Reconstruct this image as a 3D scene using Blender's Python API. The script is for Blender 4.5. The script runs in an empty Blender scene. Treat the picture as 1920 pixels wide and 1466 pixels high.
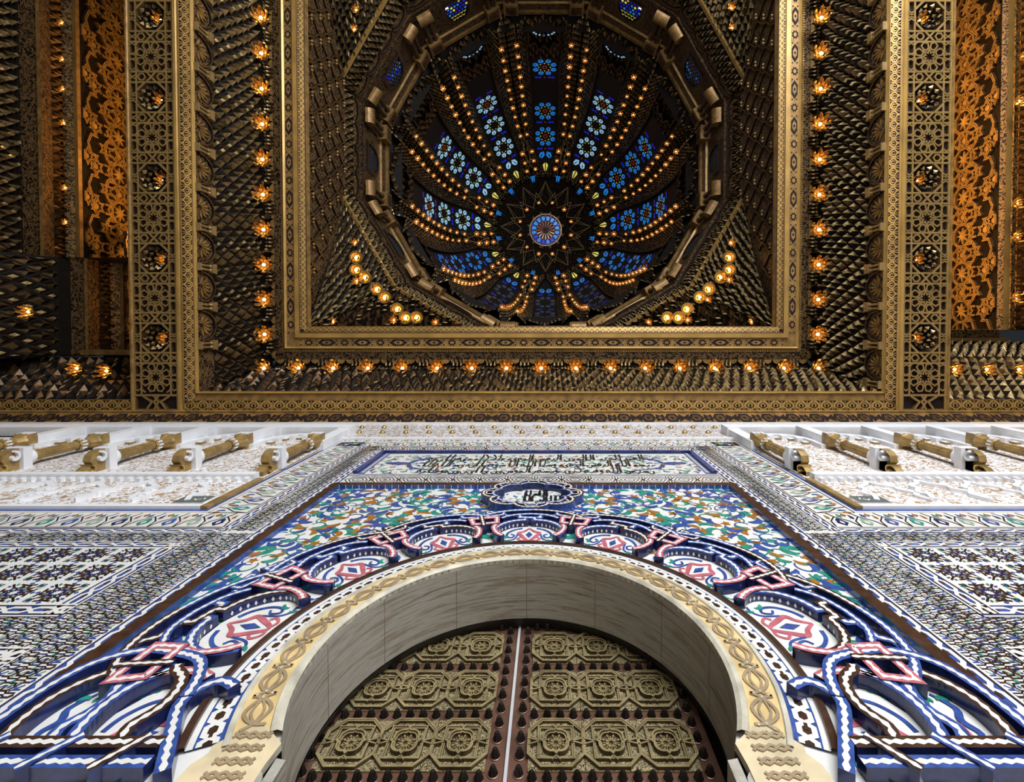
import bpy, math, random
from math import sin, cos, pi, radians, hypot, atan2, sqrt
random.seed(7)
SC = bpy.context.scene
COL = SC.collection
EYE = 1.6                      # eye height above the floor; all heights below are measured from the eye

# ---------------------------------------------------------------- camera, world, lights, exposure
cd = bpy.data.cameras.new('camera')
cam = bpy.data.objects.new('camera', cd)
COL.objects.link(cam)
cam.location = (0.194, 0.0, EYE)
cam.rotation_euler = (pi - 0.0197, 0, 0)
cd.sensor_width = 36.0
cd.lens = 880.0 / 1920.0 * 36.0
cd.shift_x = -(1028.8 - 960.0) / 1920.0
cd.shift_y = -(733.0 - 642.66) / 1920.0
cd.clip_end = 200
SC.camera = cam
SC.view_settings.view_transform = 'Standard'
SC.view_settings.look = 'None'
SC.view_settings.gamma = 1
SC.view_settings.exposure = 0.0
SC.view_settings.use_curve_mapping = False
SC.cycles.max_bounces = 5
SC.cycles.diffuse_bounces = 3
SC.cycles.glossy_bounces = 3
SC.cycles.sample_clamp_indirect = 4.0
SC.cycles.sample_clamp_direct = 0.0
SC.cycles.caustics_reflective = False
SC.cycles.caustics_refractive = False

world = bpy.data.worlds.new('world')
SC.world = world
world.use_nodes = True
bg = world.node_tree.nodes['Background']
bg.inputs[0].default_value = (0.75, 0.84, 1.0, 1)
bg.inputs[1].default_value = 0.025

def area(name, loc, target, sx, sy, power, col):
    l = bpy.data.lights.new(name, 'AREA')
    l.shape = 'RECTANGLE'; l.size = sx; l.size_y = sy
    l.energy = power; l.color = col
    o = bpy.data.objects.new(name, l); COL.objects.link(o)
    from mathutils import Vector
    o.location = (loc[0], loc[1], loc[2] + EYE)
    d = Vector((target[0] - loc[0], target[1] - loc[1], target[2] - loc[2]))
    o.rotation_euler = d.to_track_quat('-Z', 'Y').to_euler()
    return o
def point(name, loc, power, col, r=0.15):
    l = bpy.data.lights.new(name, 'POINT'); l.energy = power; l.color = col; l.shadow_soft_size = r
    o = bpy.data.objects.new(name, l); COL.objects.link(o); o.location = (loc[0], loc[1], loc[2] + EYE)
    return o
# daylight through the tall open doors behind the visitor, and an added unseen lamp at the floor standing in for its bounce
area('daylight_doors', (5.5, -14, 3.5), (0, 2, 5.0), 11, 8, 4100, (0.93, 0.96, 1.0))
area('floor_bounce_fill', (0, -5, -1.5), (0, -4.4, 10), 16, 10, 430, (1.0, 0.86, 0.66))
LAMP = (1.0, 0.50, 0.13)

# ---------------------------------------------------------------- materials
MAT = {}
def mat(name, col, rough=0.5, metal=0.0, var=0.12, scale=8.0, bump=0.0, bscale=40.0, col2=None, thr=None, spec=0.5, emit=0.0):
    m = bpy.data.materials.new(name); m.use_nodes = True
    nt = m.node_tree; N = nt.nodes; L = nt.links
    b = N['Principled BSDF']
    b.inputs['Roughness'].default_value = rough
    b.inputs['Metallic'].default_value = metal
    b.inputs['Specular IOR Level'].default_value = spec
    geo = N.new('ShaderNodeNewGeometry')
    nz = N.new('ShaderNodeTexNoise'); nz.inputs['Scale'].default_value = scale; nz.inputs['Detail'].default_value = 3
    L.new(geo.outputs['Position'], nz.inputs['Vector'])
    rp = N.new('ShaderNodeValToRGB')
    c2 = col2 if col2 else tuple(max(0, c * (1 - 2.2 * var)) for c in col)
    lo, hi = (0.3, 0.7) if thr is None else thr
    rp.color_ramp.elements[0].position = lo; rp.color_ramp.elements[1].position = hi
    rp.color_ramp.elements[0].color = (*c2, 1)
    rp.color_ramp.elements[1].color = (*(min(1, c * (1 + var * 0.6)) if col2 is None else c for c in col), 1)
    L.new(nz.outputs['Fac'], rp.inputs['Fac']); L.new(rp.outputs['Color'], b.inputs['Base Color'])
    if bump:
        n2 = N.new('ShaderNodeTexNoise'); n2.inputs['Scale'].default_value = bscale
        L.new(geo.outputs['Position'], n2.inputs['Vector'])
        bp = N.new('ShaderNodeBump'); bp.inputs['Strength'].default_value = bump; bp.inputs['Distance'].default_value = 0.02
        L.new(n2.outputs['Fac'], bp.inputs['Height']); L.new(bp.outputs['Normal'], b.inputs['Normal'])
    if emit:
        b.inputs['Emission Strength'].default_value = emit
        L.new(rp.outputs['Color'], b.inputs['Emission Color'])
    MAT[name] = m
    return m

def carved(name, hi, lo, scale=9.0, metal=0.3, rough=0.45, width=0.10, bump=0.7, stretch=(1, 1, 1), distort=0.35, dist=0.03, width2=None):
    """carved tendrils: raised worm-like ridges of one colour over a ground of another"""
    m = bpy.data.materials.new(name); m.use_nodes = True
    nt = m.node_tree; N = nt.nodes; L = nt.links
    b = N['Principled BSDF']; b.inputs['Roughness'].default_value = rough; b.inputs['Metallic'].default_value = metal
    geo = N.new('ShaderNodeNewGeometry')
    mp = N.new('ShaderNodeMapping'); mp.inputs['Scale'].default_value = stretch
    L.new(geo.outputs['Position'], mp.inputs['Vector'])
    nz = N.new('ShaderNodeTexNoise'); nz.inputs['Scale'].default_value = scale * 0.6; nz.inputs['Detail'].default_value = 1.0
    L.new(mp.outputs['Vector'], nz.inputs['Vector'])
    mx = N.new('ShaderNodeVectorMath'); mx.operation = 'MULTIPLY_ADD'
    mx.inputs[1].default_value = (distort,) * 3
    L.new(nz.outputs['Color'], mx.inputs[0]); L.new(mp.outputs['Vector'], mx.inputs[2])
    vo = N.new('ShaderNodeTexVoronoi'); vo.feature = 'DISTANCE_TO_EDGE'; vo.inputs['Scale'].default_value = scale
    L.new(mx.outputs['Vector'], vo.inputs['Vector'])
    v2 = N.new('ShaderNodeTexNoise'); v2.inputs['Scale'].default_value = scale * 1.6; v2.inputs['Detail'].default_value = 2
    L.new(mx.outputs['Vector'], v2.inputs['Vector'])
    # ridge = near a cell edge, or a leaf lobe from the noise
    r1 = N.new('ShaderNodeMapRange'); r1.inputs[1].default_value = width; r1.inputs[2].default_value = width * 0.45
    L.new(vo.outputs['Distance'], r1.inputs[0])
    r2 = N.new('ShaderNodeMapRange'); w2 = width2 if width2 else 0.56
    r2.inputs[1].default_value = w2; r2.inputs[2].default_value = w2 + 0.05
    L.new(v2.outputs['Fac'], r2.inputs[0])
    ad = N.new('ShaderNodeMath'); ad.operation = 'MAXIMUM'
    L.new(r1.outputs[0], ad.inputs[0]); L.new(r2.outputs[0], ad.inputs[1])
    mixc = N.new('ShaderNodeMix'); mixc.data_type = 'RGBA'
    mixc.inputs[6].default_value = (*lo, 1); mixc.inputs[7].default_value = (*hi, 1)
    L.new(ad.outputs[0], mixc.inputs[0]); L.new(mixc.outputs[2], b.inputs['Base Color'])
    bp = N.new('ShaderNodeBump'); bp.inputs['Strength'].default_value = bump; bp.inputs['Distance'].default_value = dist
    L.new(ad.outputs[0], bp.inputs['Height']); L.new(bp.outputs['Normal'], b.inputs['Normal'])
    MAT[name] = m
    return m

def marble(name, cols, stretch, scale=1.0, rough=0.35):
    m = bpy.data.materials.new(name); m.use_nodes = True
    nt = m.node_tree; N = nt.nodes; L = nt.links
    b = N['Principled BSDF']; b.inputs['Roughness'].default_value = rough
    geo = N.new('ShaderNodeNewGeometry')
    mp = N.new('ShaderNodeMapping'); mp.inputs['Scale'].default_value = stretch
    mp.inputs['Rotation'].default_value = (0.10, 0.0, 0.16)
    L.new(geo.outputs['Position'], mp.inputs['Vector'])
    nz = N.new('ShaderNodeTexNoise'); nz.inputs['Scale'].default_value = scale; nz.inputs['Detail'].default_value = 9
    nz.inputs['Roughness'].default_value = 0.72; nz.inputs['Distortion'].default_value = 0.25
    L.new(mp.outputs['Vector'], nz.inputs['Vector'])
    rp = N.new('ShaderNodeValToRGB'); e = rp.color_ramp.elements
    n = len(cols)
    e[0].position = 0.28; e[0].color = (*cols[0], 1); e[1].position = 0.72; e[1].color = (*cols[-1], 1)
    for i in range(1, n - 1):
        x = e.new(0.28 + 0.44 * i / (n - 1)); x.color = (*cols[i], 1)
    L.new(nz.outputs['Fac'], rp.inputs['Fac']); L.new(rp.outputs['Color'], b.inputs['Base Color'])
    MAT[name] = m

WHT = (0.78, 0.77, 0.74)
mat('white_tile', WHT, 0.25, var=0.05)
mat('blue_tile', (0.045, 0.10, 0.36), 0.22, var=0.22, scale=14)
mat('navy_tile', (0.018, 0.028, 0.12), 0.2, var=0.25, scale=14)
mat('green_tile', (0.03, 0.30, 0.22), 0.25, var=0.2, scale=14)
mat('pale_green_tile', (0.30, 0.46, 0.34), 0.25, var=0.15, scale=14)
mat('ochre_tile', (0.40, 0.17, 0.03), 0.25, var=0.2, scale=14)
mat('yellow_tile', (0.62, 0.45, 0.08), 0.25, var=0.2, scale=14)
mat('brown_tile', (0.060, 0.030, 0.020), 0.22, var=0.2, scale=14)
mat('black_tile', (0.014, 0.012, 0.014), 0.22, var=0.2, scale=14)
mat('pink_tile', (0.56, 0.15, 0.19), 0.25, var=0.15, scale=14)
mat('cream_stone', (0.72, 0.60, 0.38), 0.55, var=0.14, scale=5, bump=0.1)
mat('yellow_stone', (0.74, 0.54, 0.24), 0.55, var=0.14, scale=6)
mat('tan_stone', (0.36, 0.27, 0.16), 0.6, var=0.12, scale=6)
mat('pale_stone', (0.62, 0.58, 0.46), 0.5, var=0.16, scale=7, bump=0.15)
marble('veined_marble', [(0.05, 0.040, 0.030), (0.26, 0.235, 0.19), (0.46, 0.44, 0.39), (0.24, 0.20, 0.14), (0.80, 0.77, 0.72)], (0.7, 13, 0.7), 1.9)
mat('white_plaster', (0.82, 0.83, 0.86), 0.6, var=0.03)
carved('stucco_lace', (0.82, 0.82, 0.84), (0.40, 0.25, 0.12), scale=10, metal=0, rough=0.7, width=0.13, bump=0.5, width2=0.50)
carved('stucco_frieze', (0.74, 0.73, 0.76), (0.34, 0.25, 0.17), scale=10, metal=0, rough=0.7, width=0.12, bump=0.5, width2=0.53)
mat('gilt_stucco', (0.40, 0.26, 0.09), 0.45, metal=0.25, var=0.2)
mat('gilt_bright', (0.62, 0.42, 0.14), 0.3, metal=0.7, var=0.15)
mat('slate_plate', (0.13, 0.15, 0.145), 0.4, var=0.05)
mat('copper_sheet', (0.20, 0.105, 0.072), 0.34, metal=0.4, var=0.2, scale=5)
mat('bronze', (0.50, 0.40, 0.20), 0.32, metal=0.5, var=0.2, scale=12)
mat('bronze_dark', (0.11, 0.08, 0.042), 0.45, metal=0.5, var=0.2, scale=12)
carved('bronze_lace', (0.52, 0.43, 0.24), (0.05, 0.038, 0.02), scale=30, metal=0.4, rough=0.4, width=0.17, bump=0.7, dist=0.006, width2=0.56)
mat('stud_metal', (0.060, 0.050, 0.045), 0.38, metal=0.8, var=0.2)
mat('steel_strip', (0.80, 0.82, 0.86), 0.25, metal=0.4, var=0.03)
mat('gap_shade', (0.012, 0.009, 0.008), 0.7, var=0.1)  # near-black colour standing in for the shade around the doors
mat('floor_marble', (0.42, 0.40, 0.37), 0.3, var=0.1, scale=2)

# ---------------------------------------------------------------- mesh builder
class MB:
    def __init__(s):
        s.v = []; s.f = []; s.m = []; s.slots = []
    def mi(s, name):
        if name not in s.slots: s.slots.append(name)
        return s.slots.index(name)
    def poly(s, pts, mt):
        k = len(s.v); s.v.extend(pts); s.f.append(tuple(range(k, k + len(pts)))); s.m.append(s.mi(mt))
    def grid(s, rows, mt, close=False):
        """rows of points joined by quads; mt a name or f(i,j)"""
        k = len(s.v); n = len(rows[0])
        for r in rows: s.v.extend(r)
        for i in range(len(rows) - 1):
            for j in range(n if close else n - 1):
                j2 = (j + 1) % n
                s.f.append((k + i * n + j, k + i * n + j2, k + (i + 1) * n + j2, k + (i + 1) * n + j))
                s.m.append(s.mi(mt(i, j) if callable(mt) else mt))
    def box(s, x0, x1, y0, y1, z0, z1, mt):
        p = [(x, y, z) for z in (z0, z1) for y in (y0, y1) for x in (x0, x1)]
        k = len(s.v); s.v.extend(p)
        for q in ((0, 1, 3, 2), (4, 6, 7, 5), (0, 4, 5, 1), (2, 3, 7, 6), (0, 2, 6, 4), (1, 5, 7, 3)):
            s.f.append(tuple(k + i for i in q)); s.m.append(s.mi(mt))
    def fill(s, pts, h, M, mt):
        s.poly([M(u, v, h) for u, v in pts], mt)
    def prism(s, pts, h0, h1, M, mt, side=None):
        n = len(pts); s.fill(pts, h1, M, mt)
        for i in range(n):
            a, b = pts[i], pts[(i + 1) % n]
            s.poly([M(*a, h0), M(*b, h0), M(*b, h1), M(*a, h1)], side or mt)
    def ribbon(s, pts, w, h0, h1, M, mt, side=None, closed=False, taper=None, cap=True):
        """a bar of width w along a 2D path; taper(t) scales the width"""
        n = len(pts); L = []; R = []
        for i in range(n):
            if closed: a, b = pts[i - 1], pts[(i + 1) % n]
            else: a, b = pts[max(0, i - 1)], pts[min(n - 1, i + 1)]
            p = pts[i]
            d1 = (p[0] - a[0], p[1] - a[1]); d2 = (b[0] - p[0], b[1] - p[1])
            l1 = hypot(*d1) or 1e-9; l2 = hypot(*d2) or 1e-9
            if not closed and i == 0: d1, l1 = d2, l2
            if not closed and i == n - 1: d2, l2 = d1, l1
            n1 = (-d1[1] / l1, d1[0] / l1); n2 = (-d2[1] / l2, d2[0] / l2)
            mx, my = n1[0] + n2[0], n1[1] + n2[1]; ml = hypot(mx, my)
            if ml < 1e-6: mx, my, ml = n1[0], n1[1], 1
            mx /= ml; my /= ml
            k = 1 / max(0.45, mx * n1[0] + my * n1[1])
            ww = w * 0.5 * k * (taper(i / (n - 1)) if taper else 1)
            L.append((p[0] + mx * ww, p[1] + my * ww)); R.append((p[0] - mx * ww, p[1] - my * ww))
        rng = range(n if closed else n - 1)
        for i in rng:
            j = (i + 1) % n
            s.poly([M(*R[i], h1), M(*R[j], h1), M(*L[j], h1), M(*L[i], h1)], mt)
            if side:
                s.poly([M(*L[i], h0), M(*L[i], h1), M(*L[j], h1), M(*L[j], h0)], side)
                s.poly([M(*R[i], h1), M(*R[i], h0), M(*R[j], h0), M(*R[j], h1)], side)
        if side and cap and not closed:
            for i in (0, n - 1):
                s.poly([M(*L[i], h0), M(*R[i], h0), M(*R[i], h1), M(*L[i], h1)], side)
    def lathe(s, prof, n, T, mt, flute=0.0, a0=0.0, a1=2 * pi):
        rows = []
        full = abs(a1 - a0 - 2 * pi) < 1e-6
        m = n if full else n + 1
        for r, z in prof:
            rows.append([T(r * (1 - (flute if j % 2 else 0)) * cos(a0 + (a1 - a0) * j / n), r * (1 - (flute if j % 2 else 0)) * sin(a0 + (a1 - a0) * j / n), z) for j in range(m)])
        s.grid(rows, mt, close=full)
    def build(s, name, parent=None, smooth=False, local=False, link=True):
        me = bpy.data.meshes.new(name)
        ox, oy, oz = (0, 0, 0)
        if not local:
            oz = EYE
            if parent is not None:
                w = wloc(parent); ox, oy, oz = -w[0], -w[1], EYE - w[2]
        me.from_pydata([(x + ox, y + oy, z + oz) for x, y, z in s.v], [], s.f)
        for nm in s.slots: me.materials.append(MAT[nm])
        me.polygons.foreach_set('material_index', s.m)
        if smooth: me.polygons.foreach_set('use_smooth', [True] * len(s.f))
        me.update()
        o = bpy.data.objects.new(name, me)
        COL.objects.link(o)
        if parent is not None: o.parent = parent
        return o
def wloc(o):
    x, y, z = o.location
    while o.parent is not None:
        o = o.parent; x += o.location[0]; y += o.location[1]; z += o.location[2]
    return x, y, z
def tag(o, label=None, cat=None, group=None, kind=None):
    if label: o['label'] = label
    if cat: o['category'] = cat
    if group: o['group'] = group
    if kind: o['kind'] = kind
    return o
def thing(name, label, cat, loc=(0, 0, 0), group=None, kind=None, rot=None):
    o = bpy.data.objects.new(name, None); COL.objects.link(o)
    o.empty_display_size = 0.1
    o.location = (loc[0], loc[1], loc[2] + EYE)
    if rot: o.rotation_euler = rot
    return tag(o, label, cat, group, kind)
def dup(root, loc, rot=None, label=None, group=None, scale=None):
    r = root.copy(); COL.objects.link(r)
    r.location = (loc[0], loc[1], loc[2] + EYE)
    if rot is not None: r.rotation_euler = rot
    if scale: r.scale = scale
    if label: r['label'] = label
    if group: r['group'] = group
    for ch in list(root.children):
        c = ch.copy(); COL.objects.link(c); c.parent = r
        for g in ch.children:
            d = g.copy(); COL.objects.link(d); d.parent = c
    return r
def struct(mb, name, label, cat, parent=None, **k):
    o = mb.build(name, parent, **k); tag(o, label, cat, kind='structure'); return o
def arc(cx, cy, rx, ry, a0, a1, n):
    return [(cx + rx * cos(radians(a0 + (a1 - a0) * i / n)), cy + ry * sin(radians(a0 + (a1 - a0) * i / n))) for i in range(n + 1)]
def spline(pts, n=6):
    out = []
    for i in range(len(pts) - 1):
        p0, p1, p2, p3 = pts[max(0, i - 1)], pts[i], pts[i + 1], pts[min(len(pts) - 1, i + 2)]
        for k in range(n):
            t = k / n
            out.append(tuple(0.5 * (2 * p1[d] + (p2[d] - p0[d]) * t + (2 * p0[d] - 5 * p1[d] + 4 * p2[d] - p3[d]) * t * t + (3 * p1[d] - p0[d] - 3 * p2[d] + p3[d]) * t ** 3) for d in range(2)))
    out.append(pts[-1]); return out
def mirror(pts): return [(-u, v) for u, v in pts]
def wallM(u, v, h): return (u, 2.0 - h, v)
HB = [0.0]
def lift(step=0.00002):        # every inlaid piece sits a hair prouder than the last, so no two share a plane
    HB[0] = (HB[0] + step) % 0.004
    return 0.002 + HB[0]
# ================================================================ FLOOR AND MOSAIC WALL
mb = MB(); mb.box(-15, 15, -16, 2.0, -1.75, -1.6, 'floor_marble')
struct(mb, 'floor', 'pale polished marble floor', 'floor')
ACZ = 2.8155; AR = 1.243                      # arch centre height and radius of the opening
def gr(phi): return 1 + 0.065 * (min(abs(phi - 90), 100) / 80.0) ** 2
def pol(r, phi, k=1):
    r = AR + (r - AR) * gr(phi) ** 2.2 if k else r
    return (r * cos(radians(phi)), ACZ + r * sin(radians(phi)))
# wall with the arched opening cut out
A0 = -29.0
op = [(AR * cos(radians(a)), ACZ + AR * sin(radians(a))) for a in [A0 + (180 - 2 * A0) * i / 72 for i in range(73)]]
mb = MB()
foot = 1.30
xs = op[0][0]
path = [(foot, -1.6), (foot, op[0][1])] + op + [(-foot, op[-1][1]), (-foot, -1.6)]
top = 10.16
outer = [(13.5, -1.6), (13.5, op[0][1])] + [(max(-13.5, min(13.5, 13.5 * cos(radians(A0 + (180 - 2 * A0) * i / 72)) * 1.9)), max(op[0][1], min(top, ACZ + (top - ACZ) * 1.9 * sin(radians(A0 + (180 - 2 * A0) * i / 72))))) for i in range(73)] + [(-13.5, op[0][1]), (-13.5, -1.6)]
mb.grid([[wallM(u, v, 0) for u, v in path], [wallM(u, v, 0) for u, v in outer]], 'white_tile')
struct(mb, 'wall_front', 'tall white tiled wall with a round arched doorway', 'wall')

# ---- mosaic pattern pieces
def braid(mb, a, b, w, M=wallM, per=0.17, mit=(0, 0)):
    """white plaited strand on a blue strip from a to b"""
    dx, dy = b[0] - a[0], b[1] - a[1]; L = hypot(dx, dy); dx /= L; dy /= L
    nx, ny = -dy, dx
    def Q(t, s): return (a[0] + dx * t + nx * s, a[1] + dy * t + ny * s)
    m0, m1 = mit
    mb.fill([Q(-m0 * -w / 2, -w / 2), Q(L + m1 * -w / 2 * -1, -w / 2), Q(L + m1 * w / 2 * -1, w / 2), Q(-m0 * w / 2, w / 2)], 0.0015, M, 'blue_tile')
    for s in (-0.46, 0.46): mb.ribbon([Q(-m0 * w * s, s * w), Q(L - m1 * w * s, s * w)], w * 0.10, 0, lift(), M, 'white_tile')
    for s in (-0.36, 0.36): mb.ribbon([Q(-m0 * w * s, s * w), Q(L - m1 * w * s, s * w)], w * 0.05, 0, lift(), M, 'brown_tile')
    n = max(1, int(L / per)); per = L / n
    for i in range(n):
        t = i * per
        for sg in (-1, 1):
            mb.ribbon([Q(t, -0.2 * w * sg), Q(t + per * 0.28, -0.2 * w * sg), Q(t + per * 0.72, 0.2 * w * sg), Q(t + per, 0.2 * w * sg)], w * 0.17, 0, lift(), M, 'white_tile')
        mb.ribbon([Q(t + per * 0.06, 0), Q(t + per * 0.36, 0)], w * 0.11, 0, lift(), M, 'brown_tile')
def zell(mb, u0, u1, v0, v1, c, M=wallM, seed=0, clip=None):
    """small interlaced zellige over a rectangle"""
    nu = max(1, round((u1 - u0) / c)); nv = max(1, round((v1 - v0) / c))
    cu, cv = (u1 - u0) / nu, (v1 - v0) / nv
    mb.fill([(u0, v0), (u1, v0), (u1, v1), (u0, v1)], 0.0010, M, 'white_tile')
    for i in range(nu):
        for j in range(nv):
            x, y = u0 + (i + .5) * cu, v0 + (j + .5) * cv
            if clip and not clip(x, y): continue
            k = (i + 2 * j) % 4
            col = ('green_tile', 'blue_tile', 'pale_green_tile', 'brown_tile')[k]
            h = lift()
            q = 'navy_tile' if (i + j) % 3 else 'brown_tile'
            mb.ribbon([(x - .5 * cu, y + .44 * cv), (x, y + .44 * cv), (x + .14 * cu, y + .30 * cv)], c * .085, 0, lift(), M, q)
            mb.ribbon([(x + .5 * cu, y - .44 * cv), (x, y - .44 * cv), (x - .14 * cu, y - .30 * cv)], c * .085, 0, lift(), M, 'black_tile')
            mb.ribbon([(x - .42 * cu, y - .1 * cv), (x - .02 * cu, y + .34 * cv)], c * .10, 0, lift(), M, 'pale_green_tile' if k < 2 else 'navy_tile')
            mb.ribbon([(x + .42 * cu, y + .1 * cv), (x + .02 * cu, y - .34 * cv)], c * .10, 0, lift(), M, 'blue_tile' if k < 2 else 'pale_green_tile')
            # stepped bar across the cell, its return, and the coloured star bit
            mb.ribbon([(x - .5 * cu, y - .28 * cv), (x - .12 * cu, y - .28 * cv), (x + .12 * cu, y + .28 * cv), (x + .5 * cu, y + .28 * cv)], c * .12, 0, h, M, 'brown_tile')
            mb.ribbon([(x - .5 * cu, y + .22 * cv), (x - .2 * cu, y + .22 * cv), (x - .06 * cu, y)], c * .10, 0, lift(), M, 'black_tile')
            mb.ribbon([(x + .5 * cu, y - .22 * cv), (x + .2 * cu, y - .22 * cv), (x + .06 * cu, y)], c * .10, 0, lift(), M, 'blue_tile' if k % 2 else 'black_tile')
            if (i % 2) == 0:
                mb.ribbon([(x + .5 * cu, y - .5 * cv), (x + .5 * cu, y + .1 * cv)], c * .13, 0, lift(), M, 'brown_tile')
            s = .13
            mb.fill([(x + .5 * cu - s * cu, y + .36 * cv), (x + .5 * cu, y + .36 * cv - s * 1.3 * cv), (x + .5 * cu + s * cu, y + .36 * cv), (x + .5 * cu, y + .36 * cv + s * 1.3 * cv)], lift(), M, col)
            mb.fill([(x - .34 * cu, y - .02 * cv), (x - .26 * cu, y - .16 * cv), (x - .16 * cu, y - .02 * cv), (x - .26 * cu, y + .1 * cv)], lift(), M, ('pale_green_tile', 'blue_tile')[k % 2])
def starfield(mb, u0, u1, v0, v1, c, M=wallM):
    nu = max(1, round((u1 - u0) / c)); nv = max(1, round((v1 - v0) / c))
    cu, cv = (u1 - u0) / nu, (v1 - v0) / nv
    mb.fill([(u0, v0), (u1, v0), (u1, v1), (u0, v1)], 0.0010, M, 'white_tile')
    for i in range(nu):
        for j in range(nv):
            x, y = u0 + (i + .5) * cu, v0 + (j + .5) * cv
            def q(a, r): return (x + cu * r * cos(radians(a)), y + cv * r * sin(radians(a)))
            for a in range(0, 360, 30):
                mb.fill([q(a, .06), q(a + 9, .13), q(a, .20), q(a - 9, .13)], lift(), M, 'navy_tile')
                mb.fill([q(a + 15, .17), q(a + 21, .23), q(a + 15, .30), q(a + 9, .23)], lift(), M, ('pale_green_tile', 'brown_tile')[(a // 30) % 2])
                mb.ribbon([q(a, .22), q(a + 15, .335), q(a + 30, .22)], c * .045, 0, lift(), M, 'brown_tile')
                mb.ribbon([q(a + 15, .11), q(a, .225), q(a - 15, .11)], c * .034, 0, lift(), M, 'navy_tile')
            for a in range(0, 360, 60): mb.fill([q(a, .0), q(a + 30, .05), q(a + 60, .0)], lift(), M, 'yellow_tile')
            for a in range(45, 360, 90):
                mb.ribbon([q(a, .36), q(a, .56)], c * .045, 0, lift(), M, 'black_tile')
                mb.fill([q(a - 8, .40), q(a - 14, .47), q(a - 9, .54), q(a - 4, .47)], lift(), M, 'green_tile')
                mb.fill([q(a + 8, .40), q(a + 14, .47), q(a + 9, .54), q(a + 4, .47)], lift(), M, 'blue_tile')
                mb.fill([q(a - 19, .40), q(a - 16, .44), q(a - 19, .48), q(a - 22, .44)], lift(), M, 'yellow_tile')
            for a in (0, 90, 180, 270):
                mb.ribbon([q(a - 26, .42), q(a, .34), q(a + 26, .42)], c * .05, 0, lift(), M, 'black_tile')
                mb.fill([q(a, .38), q(a + 8, .44), q(a, .49), q(a - 8, .44)], lift(), M, 'blue_tile')
def floral(mb, a, b, w, M=wallM, per=0.21):
    """running band of leaning leaves between brown ogees"""
    dx, dy = b[0] - a[0], b[1] - a[1]; L = hypot(dx, dy); dx /= L; dy /= L
    def Q(t, s): return (a[0] + dx * t - dy * s * w, a[1] + dy * t + dx * s * w)
    mb.fill([Q(0, -.5), Q(L, -.5), Q(L, .5), Q(0, .5)], 0.0012, M, 'white_tile')
    n = max(1, int(L / per)); p = L / n
    for s in (-.49, .49): mb.ribbon([Q(0, s), Q(L, s)], .012, 0, lift(), M, 'brown_tile')
    for i in range(n):
        t = i * p; col = ('green_tile', 'blue_tile', 'pale_green_tile', 'navy_tile')[i % 4]
        mb.ribbon([Q(t, -.46), Q(t + .12 * p, -.1), Q(t + .5 * p, .2), Q(t + .62 * p, .46)], .014, 0, lift(), M, 'black_tile')
        mb.ribbon([Q(t + p, -.46), Q(t + .88 * p, -.1), Q(t + .5 * p, .2)], .014, 0, lift(), M, 'black_tile')
        mb.fill([Q(t + .5 * p, -.4), Q(t + .72 * p, -.22), Q(t + .62 * p, 0), Q(t + .5 * p, .1), Q(t + .38 * p, 0), Q(t + .28 * p, -.22)], lift(), M, col)
        mb.fill([Q(t + .5 * p, -.3), Q(t + .58 * p, -.18), Q(t + .5 * p, -.06), Q(t + .42 * p, -.18)], lift(), M, 'white_tile')
        mb.fill([Q(t + .02 * p, .2), Q(t + .16 * p, .3), Q(t + .02 * p, .42), Q(t - .12 * p, .3)], lift(), M, 'ochre_tile')
        mb.fill([Q(t + .2 * p, .12), Q(t + .34 * p, .22), Q(t + .26 * p, .4), Q(t + .17 * p, .26)], lift(), M, ('blue_tile', 'green_tile')[i % 2])
        mb.fill([Q(t + .8 * p, .02), Q(t + .9 * p, .1), Q(t + .82 * p, .34), Q(t + .74 * p, .16)], lift(), M, ('navy_tile', 'ochre_tile')[i % 2])
def hexband(mb, u0, u1, v0, v1, M=wallM, per=0.40):
    n = round((u1 - u0) / per); p = (u1 - u0) / n; w = v1 - v0; vm = (v0 + v1) / 2
    mb.fill([(u0, v0), (u1, v0), (u1, v1), (u0, v1)], 0.0012, M, 'white_tile')
    for i in range(n):
        x = u0 + (i + .5) * p
        for k, r in enumerate((.48, .34, .2)):
            hx = [(x - p * r, vm), (x - p * r * .55, vm + w * .8 * r), (x + p * r * .55, vm + w * .8 * r), (x + p * r, vm), (x + p * r * .55, vm - w * .8 * r), (x - p * r * .55, vm - w * .8 * r)]
            mb.ribbon(hx, .014, 0, lift(), M, ('brown_tile', 'black_tile', 'navy_tile')[k], closed=True)
        mb.fill([(x - p * .1, vm), (x, vm + w * .07), (x + p * .1, vm), (x, vm - w * .07)], lift(), M, ('pale_green_tile', 'navy_tile')[i % 2])
        for s in (-1, 1):
            mb.ribbon([(x + p * .5, vm - s * w * .06), (x + p * .5, vm + s * w * .44)], .016, 0, lift(), M, 'brown_tile')
            mb.ribbon([(x + p * .4, vm + s * w * .44), (x + p * .4, vm + s * w * .16), (x + p * .5, vm)], .012, 0, lift(), M, 'black_tile')
            mb.ribbon([(x + p * .6, vm + s * w * .44), (x + p * .6, vm + s * w * .16), (x + p * .5, vm)], .012, 0, lift(), M, 'black_tile')
            mb.fill([(x + p * .45, vm + s * w * .36), (x + p * .5, vm + s * w * .28), (x + p * .55, vm + s * w * .36), (x + p * .5, vm + s * w * .44)], lift(), M, ('green_tile', 'blue_tile')[i % 2])
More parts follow.
